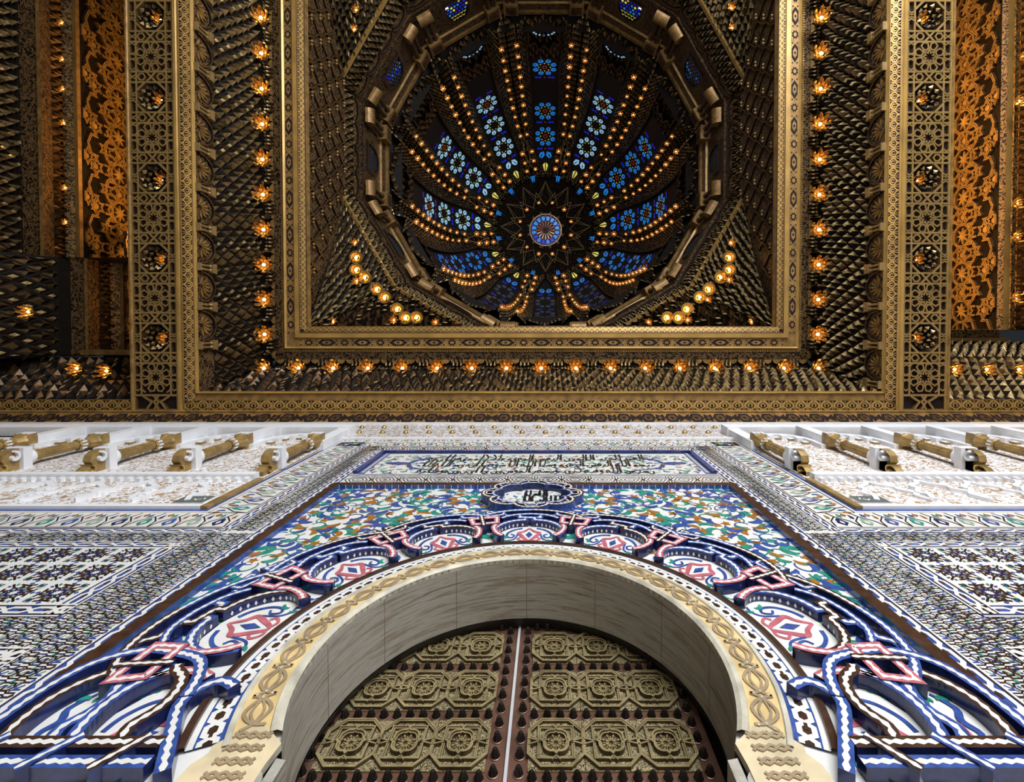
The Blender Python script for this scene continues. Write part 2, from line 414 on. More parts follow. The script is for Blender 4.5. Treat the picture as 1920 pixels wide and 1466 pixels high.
def leaf(mb, x, y, a, s, mt, M=wallM, curl=1, fat=1.0):
    """a comma-shaped leaf"""
    pts = []
    for i in range(7):
        t = i / 6
        th = a + curl * (t * 2.6 - 0.9)
        pts.append((x + s * (0.42 * cos(th) + .25 * (t - .5) * cos(a)), y + s * (0.42 * sin(th) + .25 * (t - .5) * sin(a))))
    mb.ribbon(pts, s * 0.36 * fat, 0, lift(), M, mt, taper=lambda t: max(0.06, sin(pi * min(1, t * 0.93 + 0.04)) ** .8 * (1.25 - .5 * t)))
def palmette(mb, x, y, a, s, mt, M=wallM):
    pts = []
    for r, d in ((.55, 0), (.26, 28), (.42, 62), (.2, 100), (.36, 150), (.16, 180), (.36, 210), (.2, 260), (.42, 298), (.26, 332)):
        th = a + radians(d); pts.append((x + s * r * cos(th), y + s * r * sin(th)))
    mb.fill(pts, lift(), M, mt)
def arabesque(mb, inside, u1, v0, v1, step, size, rng, M=wallM, cols=None, mir=True):
    cols = cols or ['blue_tile'] * 5 + ['green_tile'] * 4 + ['ochre_tile'] * 4
    pts = []
    tries = int((u1 if mir else 2 * u1) * (v1 - v0) / step ** 2 * 14)
    cell = {}
    for _ in range(tries):
        x = rng.uniform(0 if mir else -u1, u1); y = rng.uniform(v0, v1)
        if not inside(x, y): continue
        ci, cj = int(x // step), int(y // step)
        if any((x - a) ** 2 + (y - b) ** 2 < step ** 2 for i in (-1, 0, 1) for j in (-1, 0, 1) for a, b in cell.get((ci + i, cj + j), ())): continue
        cell.setdefault((ci, cj), []).append((x, y)); pts.append((x, y))
    for x, y in pts:
        a = 2.2 * sin(x * 2.3 + 1) + 2.7 * cos(y * 2.1) + rng.uniform(-.9, .9)
        c = rng.choice(cols); cu = rng.choice((-1, 1)); sz = size * rng.uniform(.8, 1.2)
        for sg in ((1, -1) if mir else (1,)):
            aa = a if sg == 1 else pi - a
            if c == 'ochre_tile' and rng.random() < .5:
                palmette(mb, sg * x, y, aa, sz * .8, c, M)
            else:
                leaf(mb, sg * x, y, aa, sz, c, M, cu * sg)
        # thin stem
        if rng.random() < .5:
            st = [(x + sz * .5 * cos(a + i * .45 * cu), y + sz * .5 * sin(a + i * .45 * cu)) for i in range(9)]
            for sg in ((1, -1) if mir else (1,)):
                mb.ribbon([(sg * p, q) for p, q in st], size * .07, 0, lift(), M, rng.choice(('blue_tile', 'green_tile')))

# ---- spandrel mosaic around the arch
SPX, SPT = 2.60, 6.10
sp = thing('spandrel_mosaic', 'tall rectangular mosaic of blue, green and ochre leaves above and beside the arched doorway', 'mosaic', (0, 2.0, 4.3))
def rphi(x, y): return hypot(x, y - ACZ), math.degrees(atan2(y - ACZ, x))
def in_sp(x, y):
    r, p = rphi(x, y)
    if p < -60: return False
    lim = 1.80 if r < 1e9 else 0
    return abs(x) < SPX - .08 and y < SPT - .1 and y > 2.62 and r > lim and hypot(x / 1.1, (y - 5.57) / .92) > .48
rng = random.Random(3)
mb = MB()
A = [-40 + 260 * i / 72 for i in range(73)]
def rim(a):
    x, y = 9 * cos(radians(a)), 9 * sin(radians(a))
    k = min(SPX / max(1e-6, abs(x)), ((SPT - ACZ) / y) if y > 0 else (0.9 / max(1e-6, -y)))
    return (x * k, ACZ + y * k)
A = sorted(A + [math.degrees(atan2(SPT - ACZ, SPX)), 180 - math.degrees(atan2(SPT - ACZ, SPX)), math.degrees(atan2(-.9, SPX))])
mb.grid([[wallM(*pol(1.57, a), .0008) for a in A], [wallM(*rim(a), .0008) for a in A]], 'white_tile')
arabesque(mb, in_sp, SPX, 2.5, SPT, 0.098, 0.20, rng)
mb.build('leaf_field', sp)
# raised frame of blue tiles with a brown lip
mb = MB()
def bar(mb, pts, w, h, top, side, M=wallM, closed=False): mb.ribbon(pts, w, 0, h, M, top, side, closed)
bar(mb, [(-SPX + .04, 2.0), (-SPX + .04, SPT - .05), (SPX - .04, SPT - .05), (SPX - .04, 2.0)], .10, .055, 'brown_tile', 'blue_tile')
for i in range(60):                                   # tile joints on the frame's inner face
    x = -SPX + .1 + i * (2 * SPX - .2) / 59
    mb.box(x - .003, x + .003, 1.945, 2.0, SPT - .101, SPT - .0995, 'white_plaster')
mb.build('tile_frame', sp)

def zrib(mb, pts, w, h, top, side='navy_tile', M=wallM, closed=False, jag=0.055):
    """raised interlace bar: coloured top with a jagged white line down its middle"""
    mb.ribbon(pts, w, 0, h, M, top, side, closed)
    P = pts + ([pts[0]] if closed else [])
    run = []; acc = 0.0
    # resample for the jagged line
    segs = [(P[i], P[i + 1], hypot(P[i + 1][0] - P[i][0], P[i + 1][1] - P[i][1])) for i in range(len(P) - 1)]
    tot = sum(q[2] for q in segs); n = max(3, int(tot / jag) * 2 + 1)
    i = 0; start = 0.0
    for k in range(n + 1):
        d = tot * k / n
        while i < len(segs) - 1 and d > start + segs[i][2]: start += segs[i][2]; i += 1
        a, b, l = segs[i]; t = min(1, (d - start) / (l or 1)); run.append((a[0] + (b[0] - a[0]) * t, a[1] + (b[1] - a[1]) * t))
    mb.ribbon(run, w * .42, 0, h + .0006, M, 'white_tile', taper=lambda t: (1.25 if int(round(t * n)) % 2 else .55))
def diamonds(mb, pts, h0, h1, off, M=wallM):
    """small white diamonds along the inner side of a bar"""
    for i in range(0, len(pts) - 1, 2):
        a, b = pts[i], pts[i + 1]
        dx, dy = b[0] - a[0], b[1] - a[1]; l = hypot(dx, dy) or 1; nx, ny = -dy / l * off, dx / l * off
        m = ((a[0] + b[0]) / 2 + nx, (a[1] + b[1]) / 2 + ny); dx, dy = dx / l * .011, dy / l * .011
        hm = (h0 + h1) / 2
        mb.poly([M(m[0] - dx, m[1] - dy, hm), M(m[0], m[1], hm + .018), M(m[0] + dx, m[1] + dy, hm), M(m[0], m[1], hm - .018)], 'white_tile')

PER = 26.6
LOBES = [90 + PER * k for k in (-4, -3, -2, -1, 0, 1, 2, 3, 4)]
side_of = lambda c: 'left' if c > 90 else 'right'
order = ['the middle one over the doorway', 'second', 'third', 'fourth', 'lowest']
RH = 0.075
for c in LOBES:
    k = abs(round((c - 90) / PER))
    # painted tympanum inside each lobe
    where = ('at the crown of the arch under the medallion' if k == 0 else '%s from the crown on the %s side' % (['', 'first', 'second', 'third', 'fourth'][k], side_of(c)))
    t = thing('lobe_mosaic', 'half-round tile picture of pink bud, ' + where, 'mosaic', (*pol(1.75, c)[:1], 2.0, pol(1.75, c)[1]), 'half-round mosaics around the arch')
    hw = PER * .40
    Lp = lambda s, r: pol(r, c - s * hw)
    mb = MB()
    outl = [Lp(1, 1.62), Lp(.98, 1.75), Lp(.8, 1.88), Lp(.45, 1.96), Lp(0, 1.98), Lp(-.45, 1.96), Lp(-.8, 1.88), Lp(-.98, 1.75), Lp(-1, 1.62)]
    mb.fill(outl, 0.012, wallM, 'white_tile')
    mb.build('ground', t)
    mb = MB()
    base = .0125
    Mh = lambda u, v, h: wallM(u, v, h + .0115)
    for sg in (-1, 1):
        mb.ribbon(spline([Lp(0, 1.93), Lp(.14 * sg, 1.86), Lp(.30 * sg, 1.82), Lp(.20 * sg, 1.74), Lp(.10 * sg, 1.68), Lp(.0, 1.65)], 5), .030, 0, lift(), Mh, 'pink_tile', taper=lambda t: .6 + .8 * sin(pi * t))
        mb.ribbon(spline([Lp(.04 * sg, 1.66), Lp(.22 * sg, 1.65), Lp(.34 * sg, 1.69), Lp(.26 * sg, 1.72)], 5), .022, 0, lift(), Mh, 'pink_tile')
        mb.ribbon(spline([Lp(.2 * sg, 1.93), Lp(.42 * sg, 1.90), Lp(.62 * sg, 1.83), Lp(.66 * sg, 1.75), Lp(.52 * sg, 1.72), Lp(.44 * sg, 1.77), Lp(.54 * sg, 1.80)], 5), .024, 0, lift(), Mh, 'blue_tile', taper=lambda t: 1.2 - .5 * t)
        mb.ribbon(spline([Lp(.34 * sg, 1.80), Lp(.42 * sg, 1.70), Lp(.6 * sg, 1.66), Lp(.8 * sg, 1.67)], 5), .018, 0, lift(), Mh, 'blue_tile')
        leaf(mb, *Lp(.80 * sg, 1.74), radians(c) + sg, .09, 'green_tile', Mh, sg)
        leaf(mb, *Lp(.70 * sg, 1.66), radians(c) + 2 * sg, .07, 'green_tile', Mh, -sg)
    mb.fill([Lp(0, 1.85), Lp(.10, 1.78), Lp(0, 1.71), Lp(-.10, 1.78)], lift(), Mh, 'blue_tile')
    mb.build('scrollwork', t)
# raised interlacing bars, one per lobe and colour
for c in LOBES:
    k = abs(round((c - 90) / PER))
    if k == 4: continue
    where = ('around the crown lobe below the medallion' if k == 0 else 'around the %s lobe from the crown, %s side' % (['', 'first', 'second', 'third'][k], side_of(c)))
    t = thing('interlace_molding', 'raised blue and brown tiled interlace bars ' + where, 'molding', (*pol(1.9, c)[:1], 2.0, pol(1.9, c)[1]), 'interlacing mouldings around the arch')
    hw = PER * .5
    Lp = lambda s, r: pol(r, c - s * hw)
    for sg, colr in ((-1, 'blue_tile'), (1, 'brown_tile') if k % 2 else (1, 'blue_tile')):
        mb = MB()
        h = RH + (.001 if sg > 0 else 0)
        a1 = [Lp(sg * x, r) for x, r in ((.72, 1.625), (.80, 1.72), (.80, 1.80), (.70, 1.88), (.52, 1.95), (.32, 1.99), (.10, 2.005))]
        rest = [Lp(sg * x, r) for x, r in ((.10, 2.06), (-.22, 2.07), (-.22, 2.13), (-.52, 2.13), (-.60, 2.19), (-.80, 2.19))]
        p = spline(a1, 4) + rest
        zrib(mb, p, .062, h, colr)
        diamonds(mb, spline(a1, 4), 0, h, .032 * sg)
        mb.build('lobe_bar', t)
        mb = MB()
        o1 = spline([Lp(sg * x, r) for x, r in ((1.22, 2.07), (1.0, 2.14), (.72, 2.20), (.36, 2.24), (0, 2.25))], 4)
        zrib(mb, o1, .060, RH + .012 + (.001 if sg > 0 else 0), 'brown_tile' if (k + (sg > 0)) % 2 else 'blue_tile')
        i1 = spline([Lp(sg * x, r) for x, r in ((.62, 2.06), (.5, 2.10), (.30, 2.14), (0, 2.155))], 4)
        zrib(mb, i1, .052, RH + .004, 'blue_tile')
        mb.build('outer_bar', t)
for i in range(-4, 4):
    c = 90 + PER * (i + .5)
    k = abs(i + .5)
    Lp = lambda s, r: pol(r, c - s * PER * .5)
    where = '%s from the crown on the %s side' % ({.5: 'first', 1.5: 'second', 2.5: 'third', 3.5: 'fourth'}[k], side_of(c))
    t = thing('interlace_knot', 'pink tiled square knot with splayed legs, ' + where, 'molding', (*pol(1.9, c)[:1], 2.0, pol(1.9, c)[1]), 'pink knots around the arch')
    mb = MB(); zrib(mb, [Lp(-.26, 1.92), Lp(.26, 1.92), Lp(.28, 2.06), Lp(-.28, 2.06)], .058, RH + .018, 'pink_tile', closed=True)
    mb.build('loop', t)
    for sg in (-1, 1):
        mb = MB(); zrib(mb, spline([Lp(.24 * sg, 1.90), Lp(.17 * sg, 1.82), Lp(.22 * sg, 1.70), Lp(.34 * sg, 1.63)], 4), .056, RH + .010, 'pink_tile')
        mb.build('leg', t)
    mb = MB()
    zrib(mb, [Lp(-.05, 1.86), Lp(-.05, 2.12)], .050, RH + .024, 'brown_tile')
    mb.build('cross_bar', t)
    if k < 3.4:
        mb = MB()
        for sg in (-1, 1):
            zrib(mb, [Lp(.10 * sg, 2.12), Lp(.42 * sg, 2.13), Lp(.44 * sg, 2.20), Lp(.10 * sg, 2.24)], .046, RH + .01 + .001 * sg, 'brown_tile' if int(k) % 2 else 'blue_tile', closed=True)
        mb.build('corner_loop', t)
# medallion
t = thing('inscribed_medallion', 'eight-lobed raised blue medallion with black script in its oval middle', 'medallion', (0, 2.0, 5.57))
MX, MZ = .585, .47
def lob(r, a, amp=.20):
    q = r * (1 - amp + amp * abs(cos(4 * radians(a))) ** .55)
    return (MX * q * cos(radians(a)), 5.57 + MZ * q * sin(radians(a)))
mb = MB(); mb.fill([lob(1, a) for a in range(0, 360, 6)], .02, wallM, 'white_tile')
arabesque(mb, lambda x, y: hypot(x / MX, (y - 5.57) / MZ) < .66, .4, 5.25, 5.9, .085, .08, rng, M=lambda u, v, h: wallM(u, v, h + .02), cols=['green_tile', 'pale_green_tile', 'blue_tile'], mir=False)
mb.build('ground', t)
mb = MB(); zrib(mb, [lob(1, a * 2.5) for a in range(144)], .055, RH + .03, 'brown_tile', 'blue_tile', closed=True); mb.build('outer_ring', t)
mb = MB(); zrib(mb, [lob(.80, a * 2.5 + 22.5, .12) for a in range(144)], .048, RH + .028, 'blue_tile', 'navy_tile', closed=True); mb.build('inner_ring', t)
for a in range(0, 360, 45):
    mb = MB(); zrib(mb, [lob(.8, a - 9), lob(.95, a - 6), lob(.95, a + 6), lob(.8, a + 9)], .035, RH + .031, 'brown_tile', 'navy_tile'); mb.build('link', t)
# reed-pen script, written right to left in joined strokes
GL = {
 'a': (.20, [[(0, 0), (-.02, .5), (.02, 1)]]), 'l': (.26, [[(.06, 1), (.04, .1), (-.2, .02)]]), 'L': (.34, [[(.1, 1), (.08, .1), (-.02, -.08), (-.2, .06), (-.2, .2)]]),
 'h': (.30, [[(.1, .06), (.02, .34), (-.12, .22), (-.02, .04), (-.18, .02)]]), 'b': (.32, [[(.12, .2), (.1, .04), (-.2, .04)], [(-.04, -.14), (0, -.17)]]),
 'r': (.24, [[(.06, .24), (.02, .02), (-.16, -.2)]]), 'm': (.28, [[(.1, .04), (.02, .2), (-.08, .1), (0, 0), (-.18, 0)]]),
 'n': (.36, [[(.14, .2), (.1, -.12), (-.1, -.16), (-.2, .12)], [(-.03, .2), (.01, .23)]]), 'w': (.28, [[(.06, .1), (.0, .28), (-.08, .14), (.06, .1), (0, -.12), (-.16, -.22)]]),
 'd': (.26, [[(.02, .36), (.08, .08), (-.14, .04)]]), 'k': (.36, [[(-.12, .95), (.1, .5), (.08, .06), (-.2, .04)]]), 's': (.42, [[(.18, .2), (.14, .02), (.06, .16), (.02, .02), (-.06, .16), (-.1, .02), (-.24, .02)]]),
 'y': (.36, [[(.12, .22), (-.04, .1), (.1, -.06), (-.08, -.2), (-.24, -.02)]]), 'f': (.30, [[(.06, .1), (.02, .34), (-.08, .24), (.04, .1), (-.2, .02)], [(.0, .5), (.03, .53)]]), ' ': (.12, []),
}
GL['t'] = GL['b']
def script(mb, text, xr, y, size, wid, M, mt='black_tile', lean=.12):
    x = xr
    for chn in text:
        adv, st = GL[chn]; x -= adv * size * .5
        for p in st:
            q = [(x + u * size + v * size * lean, y + v * size) for u, v in p]
            mb.ribbon(spline(q, 3) if len(q) > 2 else q, wid * (1.6 if chn == 'a' else 1), 0, lift(), M, mt, taper=lambda t: 1.15 - .5 * t)
        x -= adv * size * .5
    return x
Mm = lambda u, v, h: wallM(u, v, h + .026)
mb = MB()
script(mb, 'alah la', .19, 5.68, .19, .024, Mm, lean=0)
script(mb, 'wla lalb ala', .40, 5.49, .19, .024, Mm, lean=0)
script(mb, 'alnsr mn', .24, 5.37, .13, .017, Mm, lean=0)
mb.build('lettering', t); 
# niche bars in the lower corners
for sg, sd in ((-1, 'left'), (1, 'right')):
    t = thing('niche_molding', 'blue and brown tile-faced bars forming two pointed niches low on the %s of the arch' % sd, 'molding', (sg * 2.1, 2.0, 2.1), 'niche mouldings at the foot of the arch')
    mm = (lambda u, v, h: wallM(-u, v, h)) if sg > 0 else wallM
    for q, (cx, col) in enumerate(((-2.29, 'brown_tile'), (-1.95, 'blue_tile'))):
        pth = spline([(cx - .12, 2.19), (cx - .15, 2.30), (cx - .15, 2.44), (cx - .10, 2.56), (cx - .02, 2.64), (cx, 2.68)], 4)
        mb = MB(); zrib(mb, pth, .066, RH + .01 * q, col, M=mm); mb.build('niche_bar', t)
        pth = spline([(cx + .12, 2.19), (cx + .10, 2.26), (cx + .15, 2.36), (cx + .15, 2.48), (cx + .10, 2.58), (cx + .02, 2.64), (cx, 2.68)], 4)
        mb = MB(); zrib(mb, pth, .066, RH + .01 * q + .003, 'blue_tile' if q == 0 else 'brown_tile', M=mm); mb.build('niche_bar', t)
        mb = MB()
        mf = lambda u, v, h: mm(u, v, h + .004)
        for s2 in (-1, 1):
            mb.ribbon(spline([(cx, 2.24), (cx + .06 * s2, 2.30), (cx + .03 * s2, 2.38), (cx + .07 * s2, 2.46), (cx + .01 * s2, 2.56)], 4), .026, 0, lift(), mf, 'green_tile' if s2 > 0 else 'blue_tile', taper=lambda t: .5 + sin(pi * t))
            leaf(mb, cx + .06 * s2, 2.26, 1.2 * s2, .09, 'blue_tile', mf, s2)
            leaf(mb, cx + .05 * s2, 2.50, 1.8, .08, 'green_tile', mf, s2)
        mb.fill([(cx - .012, 2.27), (cx + .012, 2.27), (cx + .012, 2.36), (cx - .012, 2.36)], lift(), mf, 'pink_tile')
        mb.build('niche_mosaic', t)
    mb = MB(); zrib(mb, [(-2.56, 2.165), (-1.62, 2.165)], .064, RH + .012, 'brown_tile', M=mm); mb.build('cross_bar', t)
    mb = MB(); zrib(mb, [(-2.56, 2.07), (-1.60, 2.07)], .064, RH + .006, 'blue_tile', M=mm); mb.build('cross_bar', t)
    for x in (-2.47, -2.12, -1.80):
        mb = MB(); zrib(mb, [(x - .03, 2.02), (x + .10, 2.20)], .050, RH + .02, 'blue_tile' if x < -1.9 else 'brown_tile', M=mm); mb.build('slant_bar', t)
    mb = MB(); zrib(mb, spline([(-1.50, 2.02), (-1.62, 2.22), (-1.72, 2.40), (-1.70, 2.50), (-1.62, 2.56), (-1.52, 2.52)], 4), .066, RH + .008, 'blue_tile', M=mm); mb.build('edge_bar', t)
    mb = MB(); zrib(mb, spline([(-1.72, 2.44), (-1.76, 2.58), (-1.86, 2.72), (-2.05, 2.78), (-2.25, 2.80), (-2.44, 2.70), (-2.52, 2.5), (-2.53, 2.2)], 4), .066, RH + .016, 'blue_tile', M=mm); mb.build('edge_bar', t)

# ---- archivolt: brown line, blue plaited ring, carved cream stone ring, marble soffit
av = thing('archivolt', 'round arch ring of carved cream stone with a blue and white plaited tile band', 'arch', (0, 2.0, ACZ))
B0, B1 = -22.0, 202.0
def ring(mb, r0, r1, h, mt, n=90, b0=B0, b1=B1, k=1, hh=None):
    A = [b0 + (b1 - b0) * i / n for i in range(n + 1)]
    mb.grid([[wallM(*pol(r0, a, k), h) for a in A], [wallM(*pol(r1, a, k), h if hh is None else hh) for a in A]], mt)
mb = MB()
ring(mb, 1.452, 1.572, .010, 'blue_tile'); ring(mb, 1.482, 1.534, .0112, 'brown_tile'); ring(mb, 1.555, 1.580, .012, 'white_tile')
n = 66
for i in range(n):
    a = B0 + (B1 - B0) * i / n; da = (B1 - B0) / n
    for sg in (-1, 1):
        mb.ribbon([pol(1.508 - .028 * sg, a), pol(1.508 - .028 * sg, a + .26 * da), pol(1.508 + .028 * sg, a + .74 * da), pol(1.508 + .028 * sg, a + da)], .027, 0, .0125 + lift() * .3, wallM, 'white_tile')
    if i % 2: mb.ribbon([pol(1.508, a + .0 * da), pol(1.508, a + .5 * da)], .018, 0, .0126 + lift() * .3, wallM, 'brown_tile')
mb.build('plaited_band', av)
mb = MB(); ring(mb, 1.580, 1.612, .03, 'brown_tile'); ring(mb, 1.612, 1.6125, 0, 'brown_tile', hh=.0); ring(mb, 1.580, 1.5795, .03, 'brown_tile', hh=0.0)
mb.build('brown_fillet', av)
mb = MB()
prof = [(AR, .0), (AR, .03), (1.262, .045), (1.285, .045), (1.29, .034), (1.42, .034), (1.425, .045), (1.445, .045), (1.455, .0)]
A = [B0 - 3 + (B1 - B0 + 6) * i / 90 for i in range(91)]
mb.grid([[wallM(*pol(r, a), h) for a in A] for r, h in prof], lambda i, j: 'yellow_stone' if i == 4 else 'pale_stone')
mb.build('carved_ring', av, smooth=False)
mb = MB()
n = 24
for i in range(n):
    a = B0 + (B1 - B0) * i / n; da = (B1 - B0) / n
    H0 = .034
    for sg in (-1, 1):
        mb.ribbon(spline([pol(1.355 - .045 * sg, a), pol(1.355 + .01 * sg, a + .14 * da), pol(1.355 + .05 * sg, a + .5 * da), pol(1.355 + .01 * sg, a + .86 * da), pol(1.355 - .045 * sg, a + da)], 4), .018, .03, H0 + .008 + .0004 * sg, wallM, 'tan_stone', 'tan_stone')
        mb.ribbon(spline([pol(1.355, a + .12 * da), pol(1.355 + .024 * sg, a + .5 * da), pol(1.355, a + .88 * da)], 4), .013, .03, H0 + .007 + .0004 * sg, wallM, 'tan_stone', 'tan_stone')
    for q in (-.10, .0, .10):
        for r in (1.325, 1.355, 1.385):
            x = pol(r, a + q * da)
            if (q != 0) != (r != 1.355): mb.fill([(x[0] - .009, x[1]), (x[0], x[1] - .009), (x[0] + .009, x[1]), (x[0], x[1] + .009)], H0 + .010, wallM, 'pale_stone')
mb.build('carved_knotwork', av)
# soffit of veined marble slabs
js = [A0, 8, 33, 62, 90, 118, 147, 172, 180 - A0]
for i in range(len(js) - 1):
    mb = MB(); a, b = js[i] + .12, js[i + 1] - .12; n = 12
    AA = [a + (b - a) * q / n for q in range(n + 1)]
    P = lambda r, q, y: (r * cos(radians(q)), y, ACZ + r * sin(radians(q)))
    mb.grid([[P(AR, q, 1.972) for q in AA], [P(AR, q, 2.49) for q in AA]], 'veined_marble')
    mb.grid([[P(AR, q, 2.49) for q in AA], [P(AR + .2, q, 2.49) for q in AA]], 'veined_marble')
    mb.build('soffit_slab', av, smooth=True)
mb = MB()
for a in js[1:-1]:
    P = lambda r, q, y: (r * cos(radians(q)), y, ACZ + r * sin(radians(q)))
    mb.grid([[P(AR + .002, a - .15, 1.975), P(AR + .002, a + .15, 1.975)], [P(AR + .002, a - .15, 2.49), P(AR + .002, a + .15, 2.49)]], 'tan_stone')
mb.build('slab_joint', av)
# imposts where the arch springs
for sg, sd in ((-1, 'left'), (1, 'right')):
    t = thing('impost', 'stepped cream and dark marble impost under the %s foot of the arch' % sd, 'impost', (sg * 1.25, 2.2, 1.7), 'imposts of the arch')
    f = lambda u, v, h: wallM(sg * u, v, h)
    face = [(1.088, 2.213), (1.10, 2.10), (1.10, 1.98), (1.30, 1.90), (1.46, 1.90), (1.44, 2.10), (1.40, 2.16), (1.41, 2.20), (1.345, 2.27), (1.33, 2.33), (1.24, 2.33)]
    mb = MB(); mb.prism(face, 0.0, .036, f, 'cream_stone', 'pale_stone'); mb.build('carved_face', t)
    mb = MB()
    for q in range(4):
        y = 2.24 - q * .07
        mb.ribbon(spline([(1.16, y), (1.20, y + .03), (1.25, y), (1.30, y + .03), (1.34, y)], 3), .014, .03, .042, f, 'tan_stone', 'tan_stone')
        mb.ribbon(spline([(1.16, y + .03), (1.20, y), (1.25, y + .03), (1.30, y), (1.34, y + .03)], 3), .014, .03, .0425, f, 'tan_stone', 'tan_stone')
    mb.build('carved_knotwork', t)
    mb = MB()
    br = [(1.02, 2.13), (1.07, 2.14), (1.07, 2.05)] + [(1.07 + .11 * (1 - cos(radians(a))), 2.02 + .08 * sin(radians(a))) for a in range(0, 181, 20)] + [(1.30, 2.0), (1.32, 1.9), (1.02, 1.9)]
    g = lambda u, v, h: (sg * u, 2.04 - h, v)
    mb.prism(br, -.45, .07, g, 'veined_marble'); mb.build('bracket', t)

# ---- bands, inscription and side panels
def unit(name, label, cat, loc, group=None): return thing(name, label, cat, loc, group)
ZB = 6.64
t = unit('inscription_panel', 'long horizontal mosaic with three lines of black script between blue leaf scrolls', 'mosaic', (0, 2.0, 7.2))
mb = MB(); mb.fill([(-2.56, ZB), (2.56, ZB), (2.56, 7.76), (-2.56, 7.76)], .001, wallM, 'white_tile')
arabesque(mb, lambda x, y: abs(x) < 2.4 and ZB + .06 < y < 7.62, 2.45, ZB, 7.7, .098, .12, rng, cols=['blue_tile', 'green_tile', 'green_tile', 'ochre_tile', 'pale_green_tile', 'pale_green_tile'])
for sg in (-1, 1):
    for a in ([(2.3, 7.2), (2.0, 7.15), (1.85, 7.4), (1.6, 7.5), (1.3, 7.62)], [(2.3, 7.2), (2.0, 7.2), (1.85, 6.95), (1.6, 6.85), (1.3, 6.74)]):
        mb.ribbon([(sg * u, v) for u, v in spline(a, 5)], .07, 0, lift(), wallM, 'blue_tile', taper=lambda t: 1.3 - t)
mb.build('leaf_field', t)
mb = MB(); Mi = lambda u, v, h: wallM(u, v, h + .005)
for y, tx in ((7.36, 'alhmd llh rb alalmyn alrhmn alrhym mlk'), (7.02, 'bsm allh alrhmn alrhym wsla allh ala sydna'), (6.70, 'nsr mn allh wfth kryb wbshr almwmnyn ya')):
    tx = tx.replace('i', 'y'); tx = tx + ' ' + tx[::-1].strip()[:14]
    w = sum(GL[q][0] for q in tx); sz = .335
    xr = 1.72; sx = 3.44 / (w * sz)
    script(mb, tx, xr / sx, y, sz, .030, lambda u, v, h, sx=sx: Mi(u * sx, v, h), lean=0.05)
mb.build('lettering', t)
mb = MB()
bar(mb, [(-2.56, ZB), (-2.56, 7.80), (2.56, 7.80), (2.56, ZB)], .06, .05, 'blue_tile', 'navy_tile')
for sg in (-1, 1):
    for i in range(22):
        y = ZB + .05 + i * .05
        mb.fill([(sg * 2.48, y), (sg * 2.44, y + .02), (sg * 2.48, y + .04), (sg * 2.52, y + .02)], .006, wallM, 'white_tile')
    mb.ribbon([(sg * 2.48, ZB), (sg * 2.48, 7.76)], .09, 0, .004, wallM, 'blue_tile')
mb.build('tile_frame', t)
t = unit('hexagon_border', 'white mosaic band of nested hexagons between the leaf mosaic and the script panel', 'mosaic', (0, 2.0, 6.37))
mb = MB(); hexband(mb, -2.6, 2.6, 6.22, 6.54, per=.36)
for y in (6.15, 6.59): braid(mb, (-2.62, y), (2.62, y), .09, per=.12)
mb.build('tile_band', t)
t = unit('hexagon_border', 'white mosaic band of nested hexagons above the script panel, below the carved frieze', 'mosaic', (0, 2.0, 8.2))
mb = MB(); hexband(mb, -3.05, 3.05, 7.92, 8.30, per=.36); braid(mb, (-2.62, 7.87), (2.62, 7.87), .08, per=.12)
floral(mb, (-3.6, 8.47), (3.6, 8.47), .32, per=.3)
mb.build('tile_band', t)
